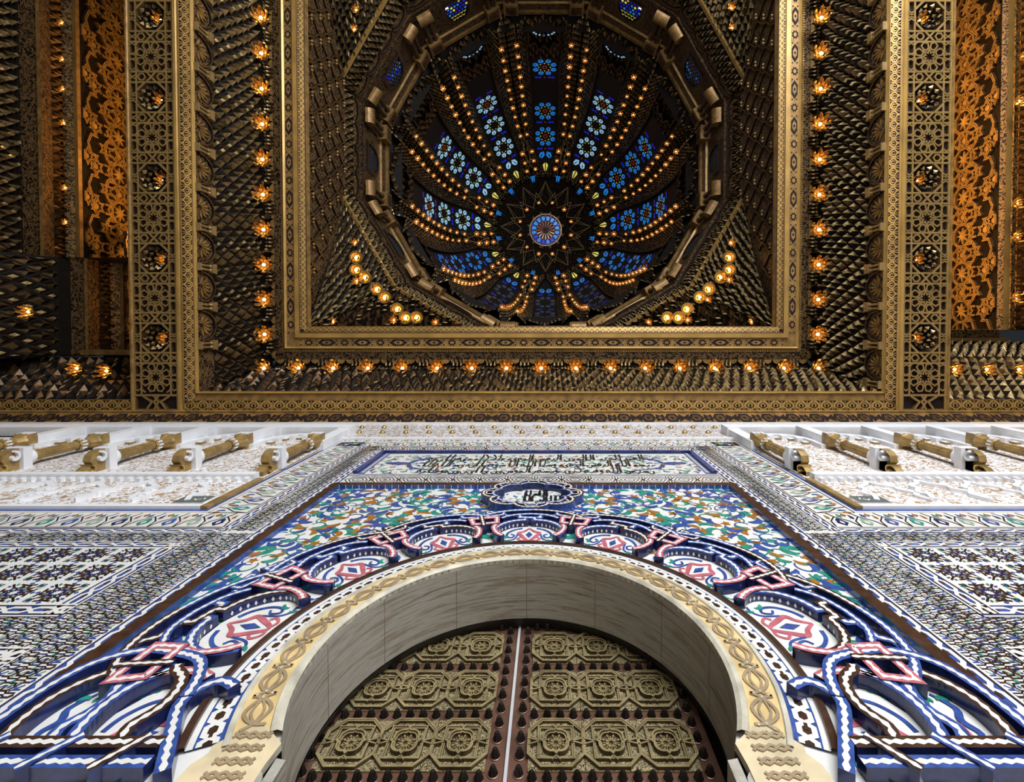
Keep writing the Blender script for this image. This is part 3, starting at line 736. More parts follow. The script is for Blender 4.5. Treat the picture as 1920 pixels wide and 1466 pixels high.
for sg, sd in ((-1, 'left'), (1, 'right')):
    m2 = (lambda u, v, h: wallM(-u, v, h)) if sg > 0 else wallM
    t = unit('mosaic_border', 'upright strips of white plait, fine zellige and leaves along the %s of the doorway' % sd, 'mosaic', (sg * 3.0, 2.0, 6.5), 'upright mosaic borders')
    mb = MB(); braid(mb, (-2.685, 2.0), (-2.685, 7.9), .165, m2); mb.build('plait_strip', t)
    mb = MB(); zell(mb, -3.03, -2.77, 4.72, 8.3, .13, m2); mb.build('zellige_strip', t)
    mb = MB(); braid(mb, (-3.095, 4.72), (-3.095, 8.30), .13, m2, mit=(0, 0)); braid(mb, (-9.5, 4.72), (-3.095, 4.72), .13, m2); mb.build('plait_strip', t)
    mb = MB(); floral(mb, (-3.39, 5.2), (-3.39, 8.6), .44, m2, per=.26); floral(mb, (-9.5, 5.0), (-3.17, 5.0), .40, m2, per=.26); mb.build('leaf_strip', t)
    mb = MB()
    for w_, h_, mt in ((.10, .012, 'white_tile'), (.045, .016, 'blue_tile')):
        mb.ribbon([(-9.5, 5.24), (-3.655, 5.24), (-3.655, 9.0)], w_, 0, h_, m2, mt, mt)
    mb.build('edge_line', t)
    # lower zellige field and star panels
    t = unit('zellige_field', 'field of fine dark-lined zellige framing the star panels on the %s' % sd, 'mosaic', (sg * 3.4, 2.0, 3.8), 'zellige fields')
    mb = MB(); zell(mb, -5.2, -2.77, 1.9, 4.66, .112, m2, clip=lambda x, y: not (x < -3.3 and 3.32 < y < 4.42) and not (x < -3.1 and y < 2.85)); mb.build('tile_field', t)
    t = unit('star_panel', 'large star-patterned zellige panel with blue rays and a plaited border, %s of the arch' % sd, 'mosaic', (sg * 4.0, 2.0, 3.88), 'star panels')
    mb = MB(); starfield(mb, -5.1, -3.42, 3.42, 4.34, .36, lambda u, v, h: m2(u, v, h + .004)); mb.build('star_field', t)
    mb = MB(); m3 = lambda u, v, h: m2(u, v, h + .004)
    braid(mb, (-3.34, 3.30), (-3.34, 4.44), .155, m3); braid(mb, (-5.3, 4.40), (-3.27, 4.40), .13, m3); braid(mb, (-5.3, 3.345), (-3.27, 3.345), .15, m3)
    mb.build('plait_border', t)
    t = unit('star_panel', 'corner of a second star panel, low at the %s edge of the photo' % sd, 'mosaic', (sg * 3.5, 2.0, 2.4), 'lower star panels')
    mb = MB(); starfield(mb, -4.2, -3.22, 1.9, 2.78, .46, lambda u, v, h: m2(u, v, h + .004)); mb.build('star_field', t)
    mb = MB(); braid(mb, (-3.15, 1.9), (-3.15, 2.94), .15, m3); braid(mb, (-4.2, 2.87), (-3.08, 2.87), .15, m3); mb.build('plait_border', t)
# ================================================================ DOORS
YD = 2.60; SEAM = -0.06
def doorM(u, v, h): return (u, YD - h, v)
ROWS = [2.908, 3.356, 3.811]; CX = [.300, .648, .992]
def stud_mesh():
    mb = MB()
    mb.lathe([(.030, 0), (.031, .006), (.026, .016), (.022, .034), (.013, .052), (.002, .062)], 14, lambda x, y, z: (x, -z, y), 'stud_metal', flute=.22)
    mb.lathe([(.036, .0), (.036, .004), (.03, .006)], 14, lambda x, y, z: (x, -z, y), 'copper_sheet')
    return mb
stud_src = None
QF = []
for i in range(64):
    a = 360 * i / 64
    b = (a % 90) - 45
    # four round lobes on the diagonals with small points on the axes
    r = .088 * (1 - .20 * (1 - cos(radians(b * 2)) ** 1) ** 1.0) if abs(b) < 36 else .088 * (.86 + .16 * (abs(b) - 36) / 9)
    QF.append((r * cos(radians(a)), r * sin(radians(a))))
for sg, sd, n in ((-1, 'left', 1), (1, 'right', 2)):
    d = thing('door_%d' % n, 'tall %s bronze and copper door leaf with rows of quatrefoil panels and studs' % sd, 'door', (SEAM + sg * .62, YD, -1.6), kind='structure')
    mb = MB(); x0, x1 = sorted((SEAM + sg * .006, SEAM + sg * 1.28)); mb.box(x0, x1, YD, YD + .08, -1.6, 4.30, 'copper_sheet')
    mb.build('leaf', d)
    for r, zc in enumerate(ROWS):
        for q, cx in enumerate(CX):
            X = SEAM + sg * cx
            f = lambda u, v, h, X=X, zc=zc: doorM(X + u, zc + v, h)
            mb = MB()
            mb.prism([(-.172, -.182), (.172, -.182), (.172, .182), (-.172, .182)], 0, .012, f, 'bronze_lace', 'bronze')
            w = .016
            hx = lambda a, b: [(-a * .52, b), (a * .52, b), (a, b * .5), (a, -b * .5), (a * .52, -b), (-a * .52, -b), (-a, -b * .5), (-a, b * .5)]
            e = .0006 * (q % 2)
            for off, hh in ((0, .034), (.010, .030)):
                mb.ribbon(hx(.176 - off, .172 - off), .010, .01, hh + e, f, 'bronze', 'bronze_dark', closed=True)
            for off, hh in ((0, .032), (.011, .027)):
                a, b = .112 - off, .116 - off
                mb.ribbon([(-a, -b), (a, -b), (a, b), (-a, b)], .009, .01, hh + e, f, 'bronze', 'bronze_dark', closed=True)
            for s1 in (-1, 1):
                for s2 in (-1, 1):
                    mb.ribbon([(s1 * .026, s2 * .128), (0, s2 * .100), ], .010, .01, .036, f, 'bronze', 'bronze_dark')
                    mb.ribbon([(s1 * .176, s2 * .022), (s1 * .098, 0)], .010, .01, .036, f, 'bronze', 'bronze_dark')
            o = mb.build('panel', d)
            mb = MB()
            mb.ribbon(QF, .012, .008, .042, f, 'bronze', 'bronze_dark', closed=True)
            mb.ribbon([(u * .84, v * .84) for u, v in QF], .010, .008, .034, f, 'bronze', 'bronze_dark', closed=True)
            mb.fill([(u * .80, v * .80) for u, v in QF], .014, f, 'bronze_dark')
            for k in range(8):
                a = radians(45 * k + 22.5)
                for rr, l, ww in ((.012, .030, .014), (.040, .022, .016)):
                    c0, s0 = cos(a), sin(a)
                    p = [(rr * c0, rr * s0), ((rr + l * .5) * c0 - ww * .5 * s0, (rr + l * .5) * s0 + ww * .5 * c0), ((rr + l) * c0, (rr + l) * s0), ((rr + l * .5) * c0 + ww * .5 * s0, (rr + l * .5) * s0 - ww * .5 * c0)]
                    mb.prism(p, .014, .026, f, 'bronze')
                a += radians(22.5); c0, s0 = cos(a), sin(a)
                mb.ribbon([(.014 * c0, .014 * s0), (.050 * c0, .050 * s0)], .006, .014, .022, f, 'bronze', 'bronze_dark')
            ro = mb.build('rosette', o)
    for r, zc in enumerate(ROWS):               # pierced border strips above and below each row
        pass
    spots = []
    for z in (2.685, 3.134, 3.585, 4.065):
        k = 0
        while k < 12:
            spots.append((SEAM + sg * (.155 + .0885 * k), z)); k += 1
    k = 0
    while 2.60 + .118 * k < 4.2:
        z = 2.60 + .118 * k
        spots.append((SEAM + sg * .075, z))
        spots.append((SEAM + sg * (1.205), z)); k += 1
    for (x, z) in spots:
        if hypot(x, z - ACZ) > 1.34: continue
        if stud_src is None:
            stud_src = stud_mesh().build('stud', None, local=True); s = stud_src
        else:
            s = stud_src.copy(); COL.objects.link(s)
        s.parent = d
        s.location = (x - d.location[0], -.001, z + EYE - d.location[2])
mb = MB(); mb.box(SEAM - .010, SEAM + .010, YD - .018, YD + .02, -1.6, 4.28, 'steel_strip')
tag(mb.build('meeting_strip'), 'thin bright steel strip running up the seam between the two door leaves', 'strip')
mb = MB(); mb.box(-1.5, 1.5, YD + .081, YD + .13, -1.6, 4.5, 'gap_shade')
mb.grid([[(1.235 * cos(radians(a)), 2.49, ACZ + 1.235 * sin(radians(a))) for a in range(-30, 211, 4)], [(1.34 * cos(radians(a)), 2.72, ACZ + 1.34 * sin(radians(a))) for a in range(-30, 211, 4)]], 'gap_shade')  # ring across the hollow gap, its shadow put into the colour
struct(mb, 'door_frame', 'near-black backing and ring painting the shadow gap around the door leaves', 'door frame')

# ================================================================ STUCCO PANELS AND FRIEZE
mb = MB()
mb.box(-13.4, 13.4, 1.97, 2.0, 8.68, 10.2, 'stucco_frieze')
for q, z in ((.03, 8.68), (.05, 10.05)): mb.box(-13.4, 13.4, 1.97 - q, 1.97, z, z + .08, 'white_plaster')
fr = thing('carved_frieze', 'long white and gold carved plaster frieze between the mosaic and the gilt cornice', 'frieze', (0, 1.97, 9.4))
mb.build('carved_band', fr)
boss = None
for k in range(46):
    for z, o in ((9.75, 0), (9.25, .29)):
        x = -10.6 + k * .46 * 1.0 + o * .5
        if boss is None:
            mb = MB(); mb.lathe([(.055, 0), (.05, .03), (.03, .05), (.001, .058)], 8, lambda a, b, c: (a, -c, b), 'gilt_bright'); boss = mb.build('gilt_boss', fr, local=True, smooth=True); b = boss
        else:
            b = boss.copy(); COL.objects.link(b)
        b.location = (x, 0, z - 9.4)
for sg, sd in ((-1, 'left'), (1, 'right')):
    f = lambda u, v, h: (sg * u, 2.0 - h, v)
    t = thing('stucco_panel', 'carved white and tan plaster wall panel with lobed arches, %s of the doorway' % sd, 'wall panel', (sg * 6, 2.0, 7), 'stucco panels')
    mb = MB(); mb.prism([(3.70, 5.28), (11.5, 5.28), (11.5, 9.06), (3.70, 9.06)], 0, .03, f, 'stucco_lace', 'gilt_stucco'); mb.build('lace_ground', t)
    mb = MB()
    mb.prism([(3.66, 5.26), (3.74, 5.26), (3.74, 6.3), (3.66, 6.3)], 0, .055, f, 'gilt_stucco'); mb.prism([(3.74, 5.26), (11.5, 5.26), (11.5, 5.33), (3.74, 5.33)], 0, .055, f, 'white_plaster')
    mb.build('edge_bead', t)
    mb = MB(); mb.prism([(3.75, 6.24), (11.5, 6.24), (11.5, 6.36), (3.75, 6.36)], 0, .12, f, 'white_plaster')
    for i in range(60): mb.prism([(3.8 + i * .13, 6.18), (3.86 + i * .13, 6.18), (3.86 + i * .13, 6.24), (3.8 + i * .13, 6.24)], 0, .08, f, 'white_plaster')
    mb.build('ledge', t)
    i = 0; x = 4.06
    while x < 9.5:                              # lobed blind arches under the ledge
        mb = MB()
        lb = spline([(x - .02, 5.46), (x + .05, 5.62), (x - .01, 5.70), (x + .10, 5.84), (x + .08, 5.92), (x + .24, 6.04), (x + .31, 6.14), (x + .38, 6.04), (x + .54, 5.92), (x + .52, 5.84), (x + .63, 5.70), (x + .57, 5.62), (x + .64, 5.46)], 3)
        mb.ribbon(lb, .06, .02, .075 if i % 2 else .06, f, 'white_plaster', 'white_plaster')
        mb.build('lobed_arch', t); x += .66; i += 1
    mb = MB()
    mb.prism([(3.72, 9.00), (12, 9.00), (12, 9.30), (3.72, 9.30)], 0, .20, f, 'white_plaster'); mb.prism([(3.62, 8.96), (3.72, 8.96), (3.72, 9.30), (3.62, 9.30)], 0, .20, f, 'white_plaster')
    mb.build('top_cornice', t)
    mb = MB(); mb.prism([(3.64, 7.95), (3.86, 7.95), (3.86, 9.0), (3.64, 9.0)], 0, .17, f, 'white_plaster'); mb.build('end_pilaster', t)
    CXS = [3.80, 5.05, 6.30, 7.55, 8.80]
    for i in range(4):                          # arches between the columns
        a, b = CXS[i] + .16, CXS[i + 1] - .14; m = (a + b) / 2; r = (b - a) / 2
        mb = MB()
        ar = [(a, 8.0)] + arc(m, 8.28, r, .58, 180, 0, 18) + [(b, 8.0)]
        mb.ribbon(ar, .10, .02, .10, f, 'white_plaster', 'white_plaster')
        for q in range(9):
            aa = 170 - q * 20; p = (m + (r - .13) * cos(radians(aa)), 8.28 + .45 * sin(radians(aa)))
            mb.prism([(p[0] - .05, p[1] - .07), (p[0] + .05, p[1] - .07), (p[0] + .05, p[1] + .05), (p[0] - .05, p[1] + .05)], .02, .11 if q % 2 else .07, f, 'white_plaster', 'white_plaster' if q % 2 else 'gilt_stucco')
        mb.build('blind_arch', t)
    names = ['next to the doorway mosaic', 'second from the doorway mosaic', 'third from the doorway mosaic', 'fourth from the doorway mosaic', 'farthest from the doorway mosaic']
    for i, cx in enumerate(CXS):
        c = thing('engaged_column', 'fluted gilt column with scroll bracket on the %s plaster panel, %s' % (sd, names[i]), 'column', (sg * cx, 1.8, 6.4), 'gilt wall columns')
        T = lambda x, y, z: (sg * cx + x, 1.83 + y, z)
        mb = MB(); mb.lathe([(.078, 6.98), (.074, 7.3), (.068, 7.66)], 24, T, 'gilt_stucco', flute=.12); mb.build('shaft', c)
        mb = MB(); mb.lathe([(.10, 6.90), (.115, 6.93), (.115, 6.97), (.09, 7.0)], 20, T, 'white_plaster'); mb.build('base', c, smooth=True)
        mb = MB(); mb.lathe([(.078, 7.66), (.10, 7.68), (.10, 7.72), (.08, 7.74), (.085, 7.84), (.12, 7.93), (.14, 7.96)], 16, T, 'gilt_stucco', flute=.1)
        for q in range(10):
            a = 2 * pi * q / 10; mb.box(sg * cx + .085 * cos(a) - .014, sg * cx + .085 * cos(a) + .014, 1.83 + .085 * sin(a) - .014, 1.83 + .085 * sin(a) + .014, 7.68, 7.76, 'white_plaster')
        mb.build('capital', c)
        mb = MB(); mb.box(sg * cx - .11, sg * cx + .11, 1.72, 1.99, 7.96, 8.12, 'gilt_stucco')
        for q in (-1, 0, 1): mb.box(sg * cx + q * .07 - .025, sg * cx + q * .07 + .025, 1.705, 1.72, 7.98, 8.12, 'white_plaster')
        mb.build('abacus', c)
        if i: 
            mb = MB(); mb.box(sg * cx - .10, sg * cx + .10, 1.77, 1.99, 8.14, 9.0, 'white_plaster'); mb.build('pilaster', c)
        # scroll bracket: block with two volutes
        mb = MB(); mb.box(sg * cx - .12, sg * cx + .12, 1.66, 1.97, 6.78, 6.90, 'white_plaster')
        sc = [(0, 6.52)] + [(.12 - .0 + .0, 6.50)]
        g = lambda u, v, h: (sg * cx + h, 1.97 - u, v)
        body = [(0, 6.44), (.06, 6.44), (.10, 6.50), (.11, 6.60), (.17, 6.56), (.25, 6.58), (.30, 6.66), (.30, 6.78), (0, 6.78)]
        mb.prism(body, -.055, .055, g, 'gilt_stucco'); mb.build('bracket', c)
        mb = MB()
        for s2 in (-1, 1):
            vol = [(.20 + (.085 - .0075 * k) * cos(.55 * k), 6.69 + (.085 - .0075 * k) * sin(.55 * k)) for k in range(11)]
            mb.ribbon(vol, .03, .0, .10 * s2, lambda u, v, h: g(u, v, h + .0), 'white_plaster', 'white_plaster')
            vol = [(.06 + (.06 - .006 * k) * cos(.6 * k), 6.56 + (.06 - .006 * k) * sin(.6 * k)) for k in range(9)]
            mb.ribbon(vol, .022, .0, .09 * s2, g, 'gilt_bright', 'gilt_bright')
        mb.build('volute', c)
    # small slate plaque at the inner lower corner
    p = thing('wall_plaque', 'small dark slate plaque with white marks in the lower corner of the %s plaster panel' % sd, 'plaque', (sg * 3.95, 1.95, 5.5), 'slate plaques')
    mb = MB(); mb.prism([(3.80, 5.38), (4.16, 5.38), (4.16, 5.60), (3.80, 5.60)], .03, .05, f, 'slate_plate', 'white_plaster'); mb.build('plate', p)
    mb = MB()
    for q in ([(3.90, 5.50), (3.94, 5.46), (3.98, 5.50)], [(4.02, 5.47), (4.05, 5.53)], [(3.86, 5.48), (3.88, 5.54)]): mb.ribbon(q, .016, 0, .052, f, 'white_plaster')
    mb.build('marks', p)
# ================================================================ GILDED CEILING
YC = -6.478                                  # centre of the dome
mat('gilt_wood', (0.36, 0.205, 0.062), 0.42, metal=0.3, var=0.22, scale=6)
mat('gilt_plain', (0.52, 0.31, 0.085), 0.36, metal=0.35, var=0.14, scale=2)
mat('gilt_bar', (0.34, 0.225, 0.090), 0.36, metal=0.40, var=0.14, scale=3)
mat('dark_board', (0.022, 0.013, 0.012), 0.7, var=0.15, spec=.2)
mat('gilt_lit_cell', (0.66, 0.47, 0.21), 0.30, metal=0.45, var=0.4, scale=9)  # gilding made paler for the light-catching facet of each cell
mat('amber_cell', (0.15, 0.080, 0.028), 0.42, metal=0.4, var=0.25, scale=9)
mat('dark_cell', (0.010, 0.006, 0.004), 0.6, var=0.2, scale=9, spec=.15)  # near-black; on the cells it paints the shaded facets
mat('lamp_gilt', (0.72, 0.40, 0.10), 0.26, metal=0.75, var=0.1)
carved('carved_gilt', (0.36, 0.21, 0.07), (0.035, 0.018, 0.008), scale=9, metal=0.3, width=0.15, bump=0.8, width2=0.52)
carved('carved_brown', (0.17, 0.095, 0.035), (0.015, 0.008, 0.005), scale=8.5, metal=0.25, width=0.16, bump=0.8, width2=0.54)
carved('carved_dome', (0.13, 0.070, 0.026), (0.014, 0.008, 0.005), scale=8.0, metal=0.25, width=0.15, bump=0.8, width2=0.54)
carved('carved_leaf', (0.48, 0.33, 0.14), (0.055, 0.03, 0.014), scale=5.0, metal=0.3, width=0.16, bump=0.8, stretch=(1.3, 1.3, 1), width2=0.54)
def emis(name, col, st):
    m = bpy.data.materials.new(name); m.use_nodes = True
    N = m.node_tree.nodes; b = N['Principled BSDF']
    nz = N.new('ShaderNodeTexNoise'); nz.inputs['Scale'].default_value = 3
    mr = N.new('ShaderNodeMapRange'); mr.inputs[3].default_value = st * .8; mr.inputs[4].default_value = st * 1.2
    m.node_tree.links.new(nz.outputs['Fac'], mr.inputs[0]); m.node_tree.links.new(mr.outputs[0], b.inputs['Emission Strength'])
    b.inputs['Base Color'].default_value = (*col, 1); b.inputs['Emission Color'].default_value = (*col, 1)
    b.inputs['Roughness'].default_value = .2
    MAT[name] = m
emis('bulb', (1.0, 0.60, 0.22), 10)
emis('dome_bulb', (1.0, 0.52, 0.20), 7)

def sub(a, b): return (a[0] - b[0], a[1] - b[1], a[2] - b[2])
def cross(a, b): return (a[1] * b[2] - a[2] * b[1], a[2] * b[0] - a[0] * b[2], a[0] * b[1] - a[1] * b[0])
def unitv(a):
    l = sqrt(a[0] ** 2 + a[1] ** 2 + a[2] ** 2) or 1; return (a[0] / l, a[1] / l, a[2] / l)
def cell(mb, L, R, B, T, n, d, kind, g='gilt_lit_cell', dk='dark_cell', am='amber_cell', drop=0.0):  # lit and shaded sides put into the facet colours, over real gilding
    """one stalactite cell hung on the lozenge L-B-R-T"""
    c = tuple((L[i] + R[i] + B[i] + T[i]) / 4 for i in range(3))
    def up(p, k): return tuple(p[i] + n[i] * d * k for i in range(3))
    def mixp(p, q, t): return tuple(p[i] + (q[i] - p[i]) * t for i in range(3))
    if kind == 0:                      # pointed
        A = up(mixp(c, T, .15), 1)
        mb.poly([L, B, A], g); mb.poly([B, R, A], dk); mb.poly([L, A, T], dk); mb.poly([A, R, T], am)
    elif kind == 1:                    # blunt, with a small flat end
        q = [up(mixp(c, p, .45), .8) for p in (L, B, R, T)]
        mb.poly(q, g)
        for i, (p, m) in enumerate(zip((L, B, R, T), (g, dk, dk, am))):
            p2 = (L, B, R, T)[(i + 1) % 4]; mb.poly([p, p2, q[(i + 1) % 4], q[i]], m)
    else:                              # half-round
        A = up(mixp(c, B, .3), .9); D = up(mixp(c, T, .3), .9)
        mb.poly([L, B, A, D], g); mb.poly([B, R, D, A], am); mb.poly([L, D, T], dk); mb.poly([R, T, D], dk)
def muq(mb, S, nu, nv, d, flip=1, kinds=None, rng=None, jit=0.12, ground='dark_cell', skip=None, g='gilt_lit_cell', gap=.15):
    """stalactite field over the surface S(u, v), staggered row by row; nu a number or f(v)"""
    rng = rng or random.Random(5)
    for j in range(nv):
        v0, v1 = j / nv, (j + 1) / nv; vm = (v0 + v1) / 2
        m = nu(vm) if callable(nu) else nu
        for i in range(m + (j % 2)):
            off = .5 if j % 2 else 0
            ua, ub = (i - off) / m, (i + 1 - off) / m
            ua2, ub2 = max(0, ua), min(1, ub)
            if ub2 - ua2 < .3 / m: continue
            um = (ua2 + ub2) / 2
            if skip and skip(um, vm): continue
            e = gap / m
            L, R = S(ua2 + e, vm), S(ub2 - e, vm)
            B, T = S(um, max(0, vm - .92 / nv)), S(um, min(1, vm + .92 / nv))
            n = unitv(cross(sub(R, L), sub(T, B))); n = tuple(k * flip for k in n)
            k = kinds(i, j) if kinds else rng.choice((0, 0, 1, 2))
            cell(mb, L, R, B, T, n, d * (1 + rng.uniform(-jit, jit)), k, g=g)
    rows = [[S(i / 24, j / 6) for i in range(25)] for j in range(7)]
    mb.grid(rows, ground)
SIDES = {'front': lambda u, d, z: (u, YC + d, z), 'left': lambda u, d, z: (-d, YC - u, z), 'right': lambda u, d, z: (d, YC + u, z), 'back': lambda u, d, z: (-u, YC - d, z)}
def sqring(mb, d0, z0, d1, z1, mt, sides=('front', 'left', 'right', 'back')):
    for s in sides:
        f = SIDES[s]; mb.poly([f(-d0, d0, z0), f(d0, d0, z0), f(d1, d1, z1), f(-d1, d1, z1)], mt)

def leafstrip(mb, P, L, hw, mt='gilt_wood', hi='gilt_plain'):
    """carved running leaves: P(t, q, h) with t along the strip and q in -1..1 across it"""
    per = hw * 2.0; n = max(1, round(L / per)); per = L / n
    M = lambda u, v, h: P(u, v / hw, h)
    for s in (-.97, .97): mb.ribbon([(0, s * hw), (L, s * hw)], hw * .14, 0, .02, M, mt)
    for i in range(n):
        x = (i + .5) * per
        for sg in (-1, 1):
            mb.ribbon([(x + sg * per * .04, -.9 * hw), (x + sg * per * .34, -.45 * hw), (x + sg * per * .40, .05 * hw), (x + sg * per * .12, .45 * hw), (x + sg * per * .02, .85 * hw)], hw * .30, 0, .018 + .0004 * sg, M, hi, taper=lambda t: 1.15 - .6 * t)
            mb.ribbon([(x + sg * per * .5, -.85 * hw), (x + sg * per * .47, .1 * hw), (x + sg * per * .36, .85 * hw)], hw * .20, 0, .017 + .0003 * sg, M, mt)
            mb.ribbon([(x, -.55 * hw), (x + sg * per * .17, -.2 * hw), (x + sg * per * .10, .12 * hw)], hw * .20, 0, .016 + .0003 * sg, M, hi)
        mb.fill([(x, .15 * hw), (x + per * .08, .4 * hw), (x, .7 * hw), (x - per * .08, .4 * hw)], .0195, M, mt)
# ---- cornice over the wall
Z0 = 10.65
co = thing('gilt_cornice', 'long gilt cornice with black hexagon and bow-tie inlays along the top of the wall', 'cornice', (0, 1.9, 10.4))
mb = MB()
def corM(u, v, h):           # v 0..1 from the wall to the beam ends
    return (u, 2.0 - .228 * v - h * .7, 10.17 + .46 * v - h * .5)
mb.grid([[corM(-13.4, v, h) for v, h in ((0, 0), (0, .05), (.12, .05), (.14, .02), (.86, .02), (.88, .06), (1, .06), (1.15, 0))], [corM(13.4, v, h) for v, h in ((0, 0), (0, .05), (.12, .05), (.14, .02), (.86, .02), (.88, .06), (1, .06), (1.15, 0))]], 'gilt_wood')
mb.build('board', co)
mb = MB()
per = 1.07; n = 24
for i in range(-13, 14):
    x = i * per
    def pc(pts, mt, k): mb.fill([(x + u, .5 + v) for u, v in pts], .02 + k, corM, mt)
    hexa = lambda o, s: [(o - .17 * s, 0), (o - .09 * s, .30 * s), (o + .09 * s, .30 * s), (o + .17 * s, 0), (o + .09 * s, -.30 * s), (o - .09 * s, -.30 * s)]
    for o in (-.27, .27):
        pc(hexa(o, 1), 'dark_board', .002)
        pc(hexa(o, .62), 'amber_cell', .004); pc([(o - .05, 0), (o, .1), (o + .05, 0), (o, -.1)], 'dark_board', .006)
    pc([(-.12, .28), (0, .08), (.12, .28), (.12, -.28), (0, -.08), (-.12, -.28)], 'dark_board', .002)
    pc([(.535 - .10, 0), (.535 - .08, .26), (.535, .16), (.535 + .08, .26), (.535 + .10, 0), (.535 + .08, -.26), (.535, -.16), (.535 - .08, -.26)], 'dark_board', .002)
    pc([(.535 - .05, 0), (.535, .14), (.535 + .05, 0), (.535, -.14)], 'amber_cell', .004)
mb.build('inlay', co)
mb = MB()
for i in range(-170, 171): 
    x = i * .08; mb.fill([(x - .028, 0), (x, -.035), (x + .028, 0), (x, .035)], .052, corM, 'gilt_bright')
mb.build('bead_row', co)

# ---- the two lattice beams
def lotus(mb, r=.22, n=8, dep=.26, mt='lamp_gilt', two=True):
    """downward lotus cup made of pointed petals"""
    for lay in range(2 if two else 1):
        rr = r * (1 if lay == 0 else .66); dd = dep * (1 if lay == 0 else .72)
        for k in range(n):
            a = 2 * pi * (k + .5 * lay) / n; w = pi / n * .82
            def P(q, da, z): return (q * cos(a + da), q * sin(a + da), z)
            rows = [[P(rr * .25, -w, 0), P(rr * .27, 0, -.01), P(rr * .25, w, 0)], [P(rr * .72, -w, -dd * .32), P(rr * .80, 0, -dd * .26), P(rr * .72, w, -dd * .32)],
                    [P(rr * .92, -w * .72, -dd * .66), P(rr * 1.0, 0, -dd * .60), P(rr * .92, w * .72, -dd * .66)], [P(rr * .98, -.02, -dd), P(rr * .98, 0, -dd), P(rr * .98, .02, -dd)]]
            mb.grid(rows, mt)
    mb.lathe([(.001, .02), (r * .3, .01), (r * .32, -.02), (r * .12, -.05)], 10, lambda x, y, z: (x, y, z), mt)
def bulb_mesh(mb, r, z, mt='bulb', n=8):
    mb.lathe([(.001, z + r), (r * .7, z + r * .7), (r, z), (r * .7, z - r * .7), (.001, z - r)], n, lambda x, y, q: (x, y, q), mt)
lamp0 = thing('lotus_lamp', 'x', 'lamp', (0, 0, 0), 'lotus lamps')
mb = MB(); lotus(mb); mb.build('petal_cup', lamp0, local=True, smooth=False)
mb = MB(); bulb_mesh(mb, .042, -.09); mb.build('bulb', lamp0, local=True, smooth=True)
lamp_used = [False]
def put_lamp(loc, label, group, rot=(0, 0, 0), scale=(1, 1, 1)):
    if not lamp_used[0]:
        lamp_used[0] = True; o = lamp0; o.location = (loc[0], loc[1], loc[2] + EYE); o.rotation_euler = rot; o.scale = scale; o['label'] = label; o['group'] = group; return o
    return dup(lamp0, loc, rot, label, group, scale)
ORD = ['nearest the wall', 'second from the wall', 'third from the wall', 'fourth from the wall', 'fifth from the wall', 'sixth from the wall', 'seventh from the wall', 'eighth from the wall', 'ninth from the wall', 'tenth from the wall', 'eleventh from the wall', 'twelfth from the wall']
recess0 = None
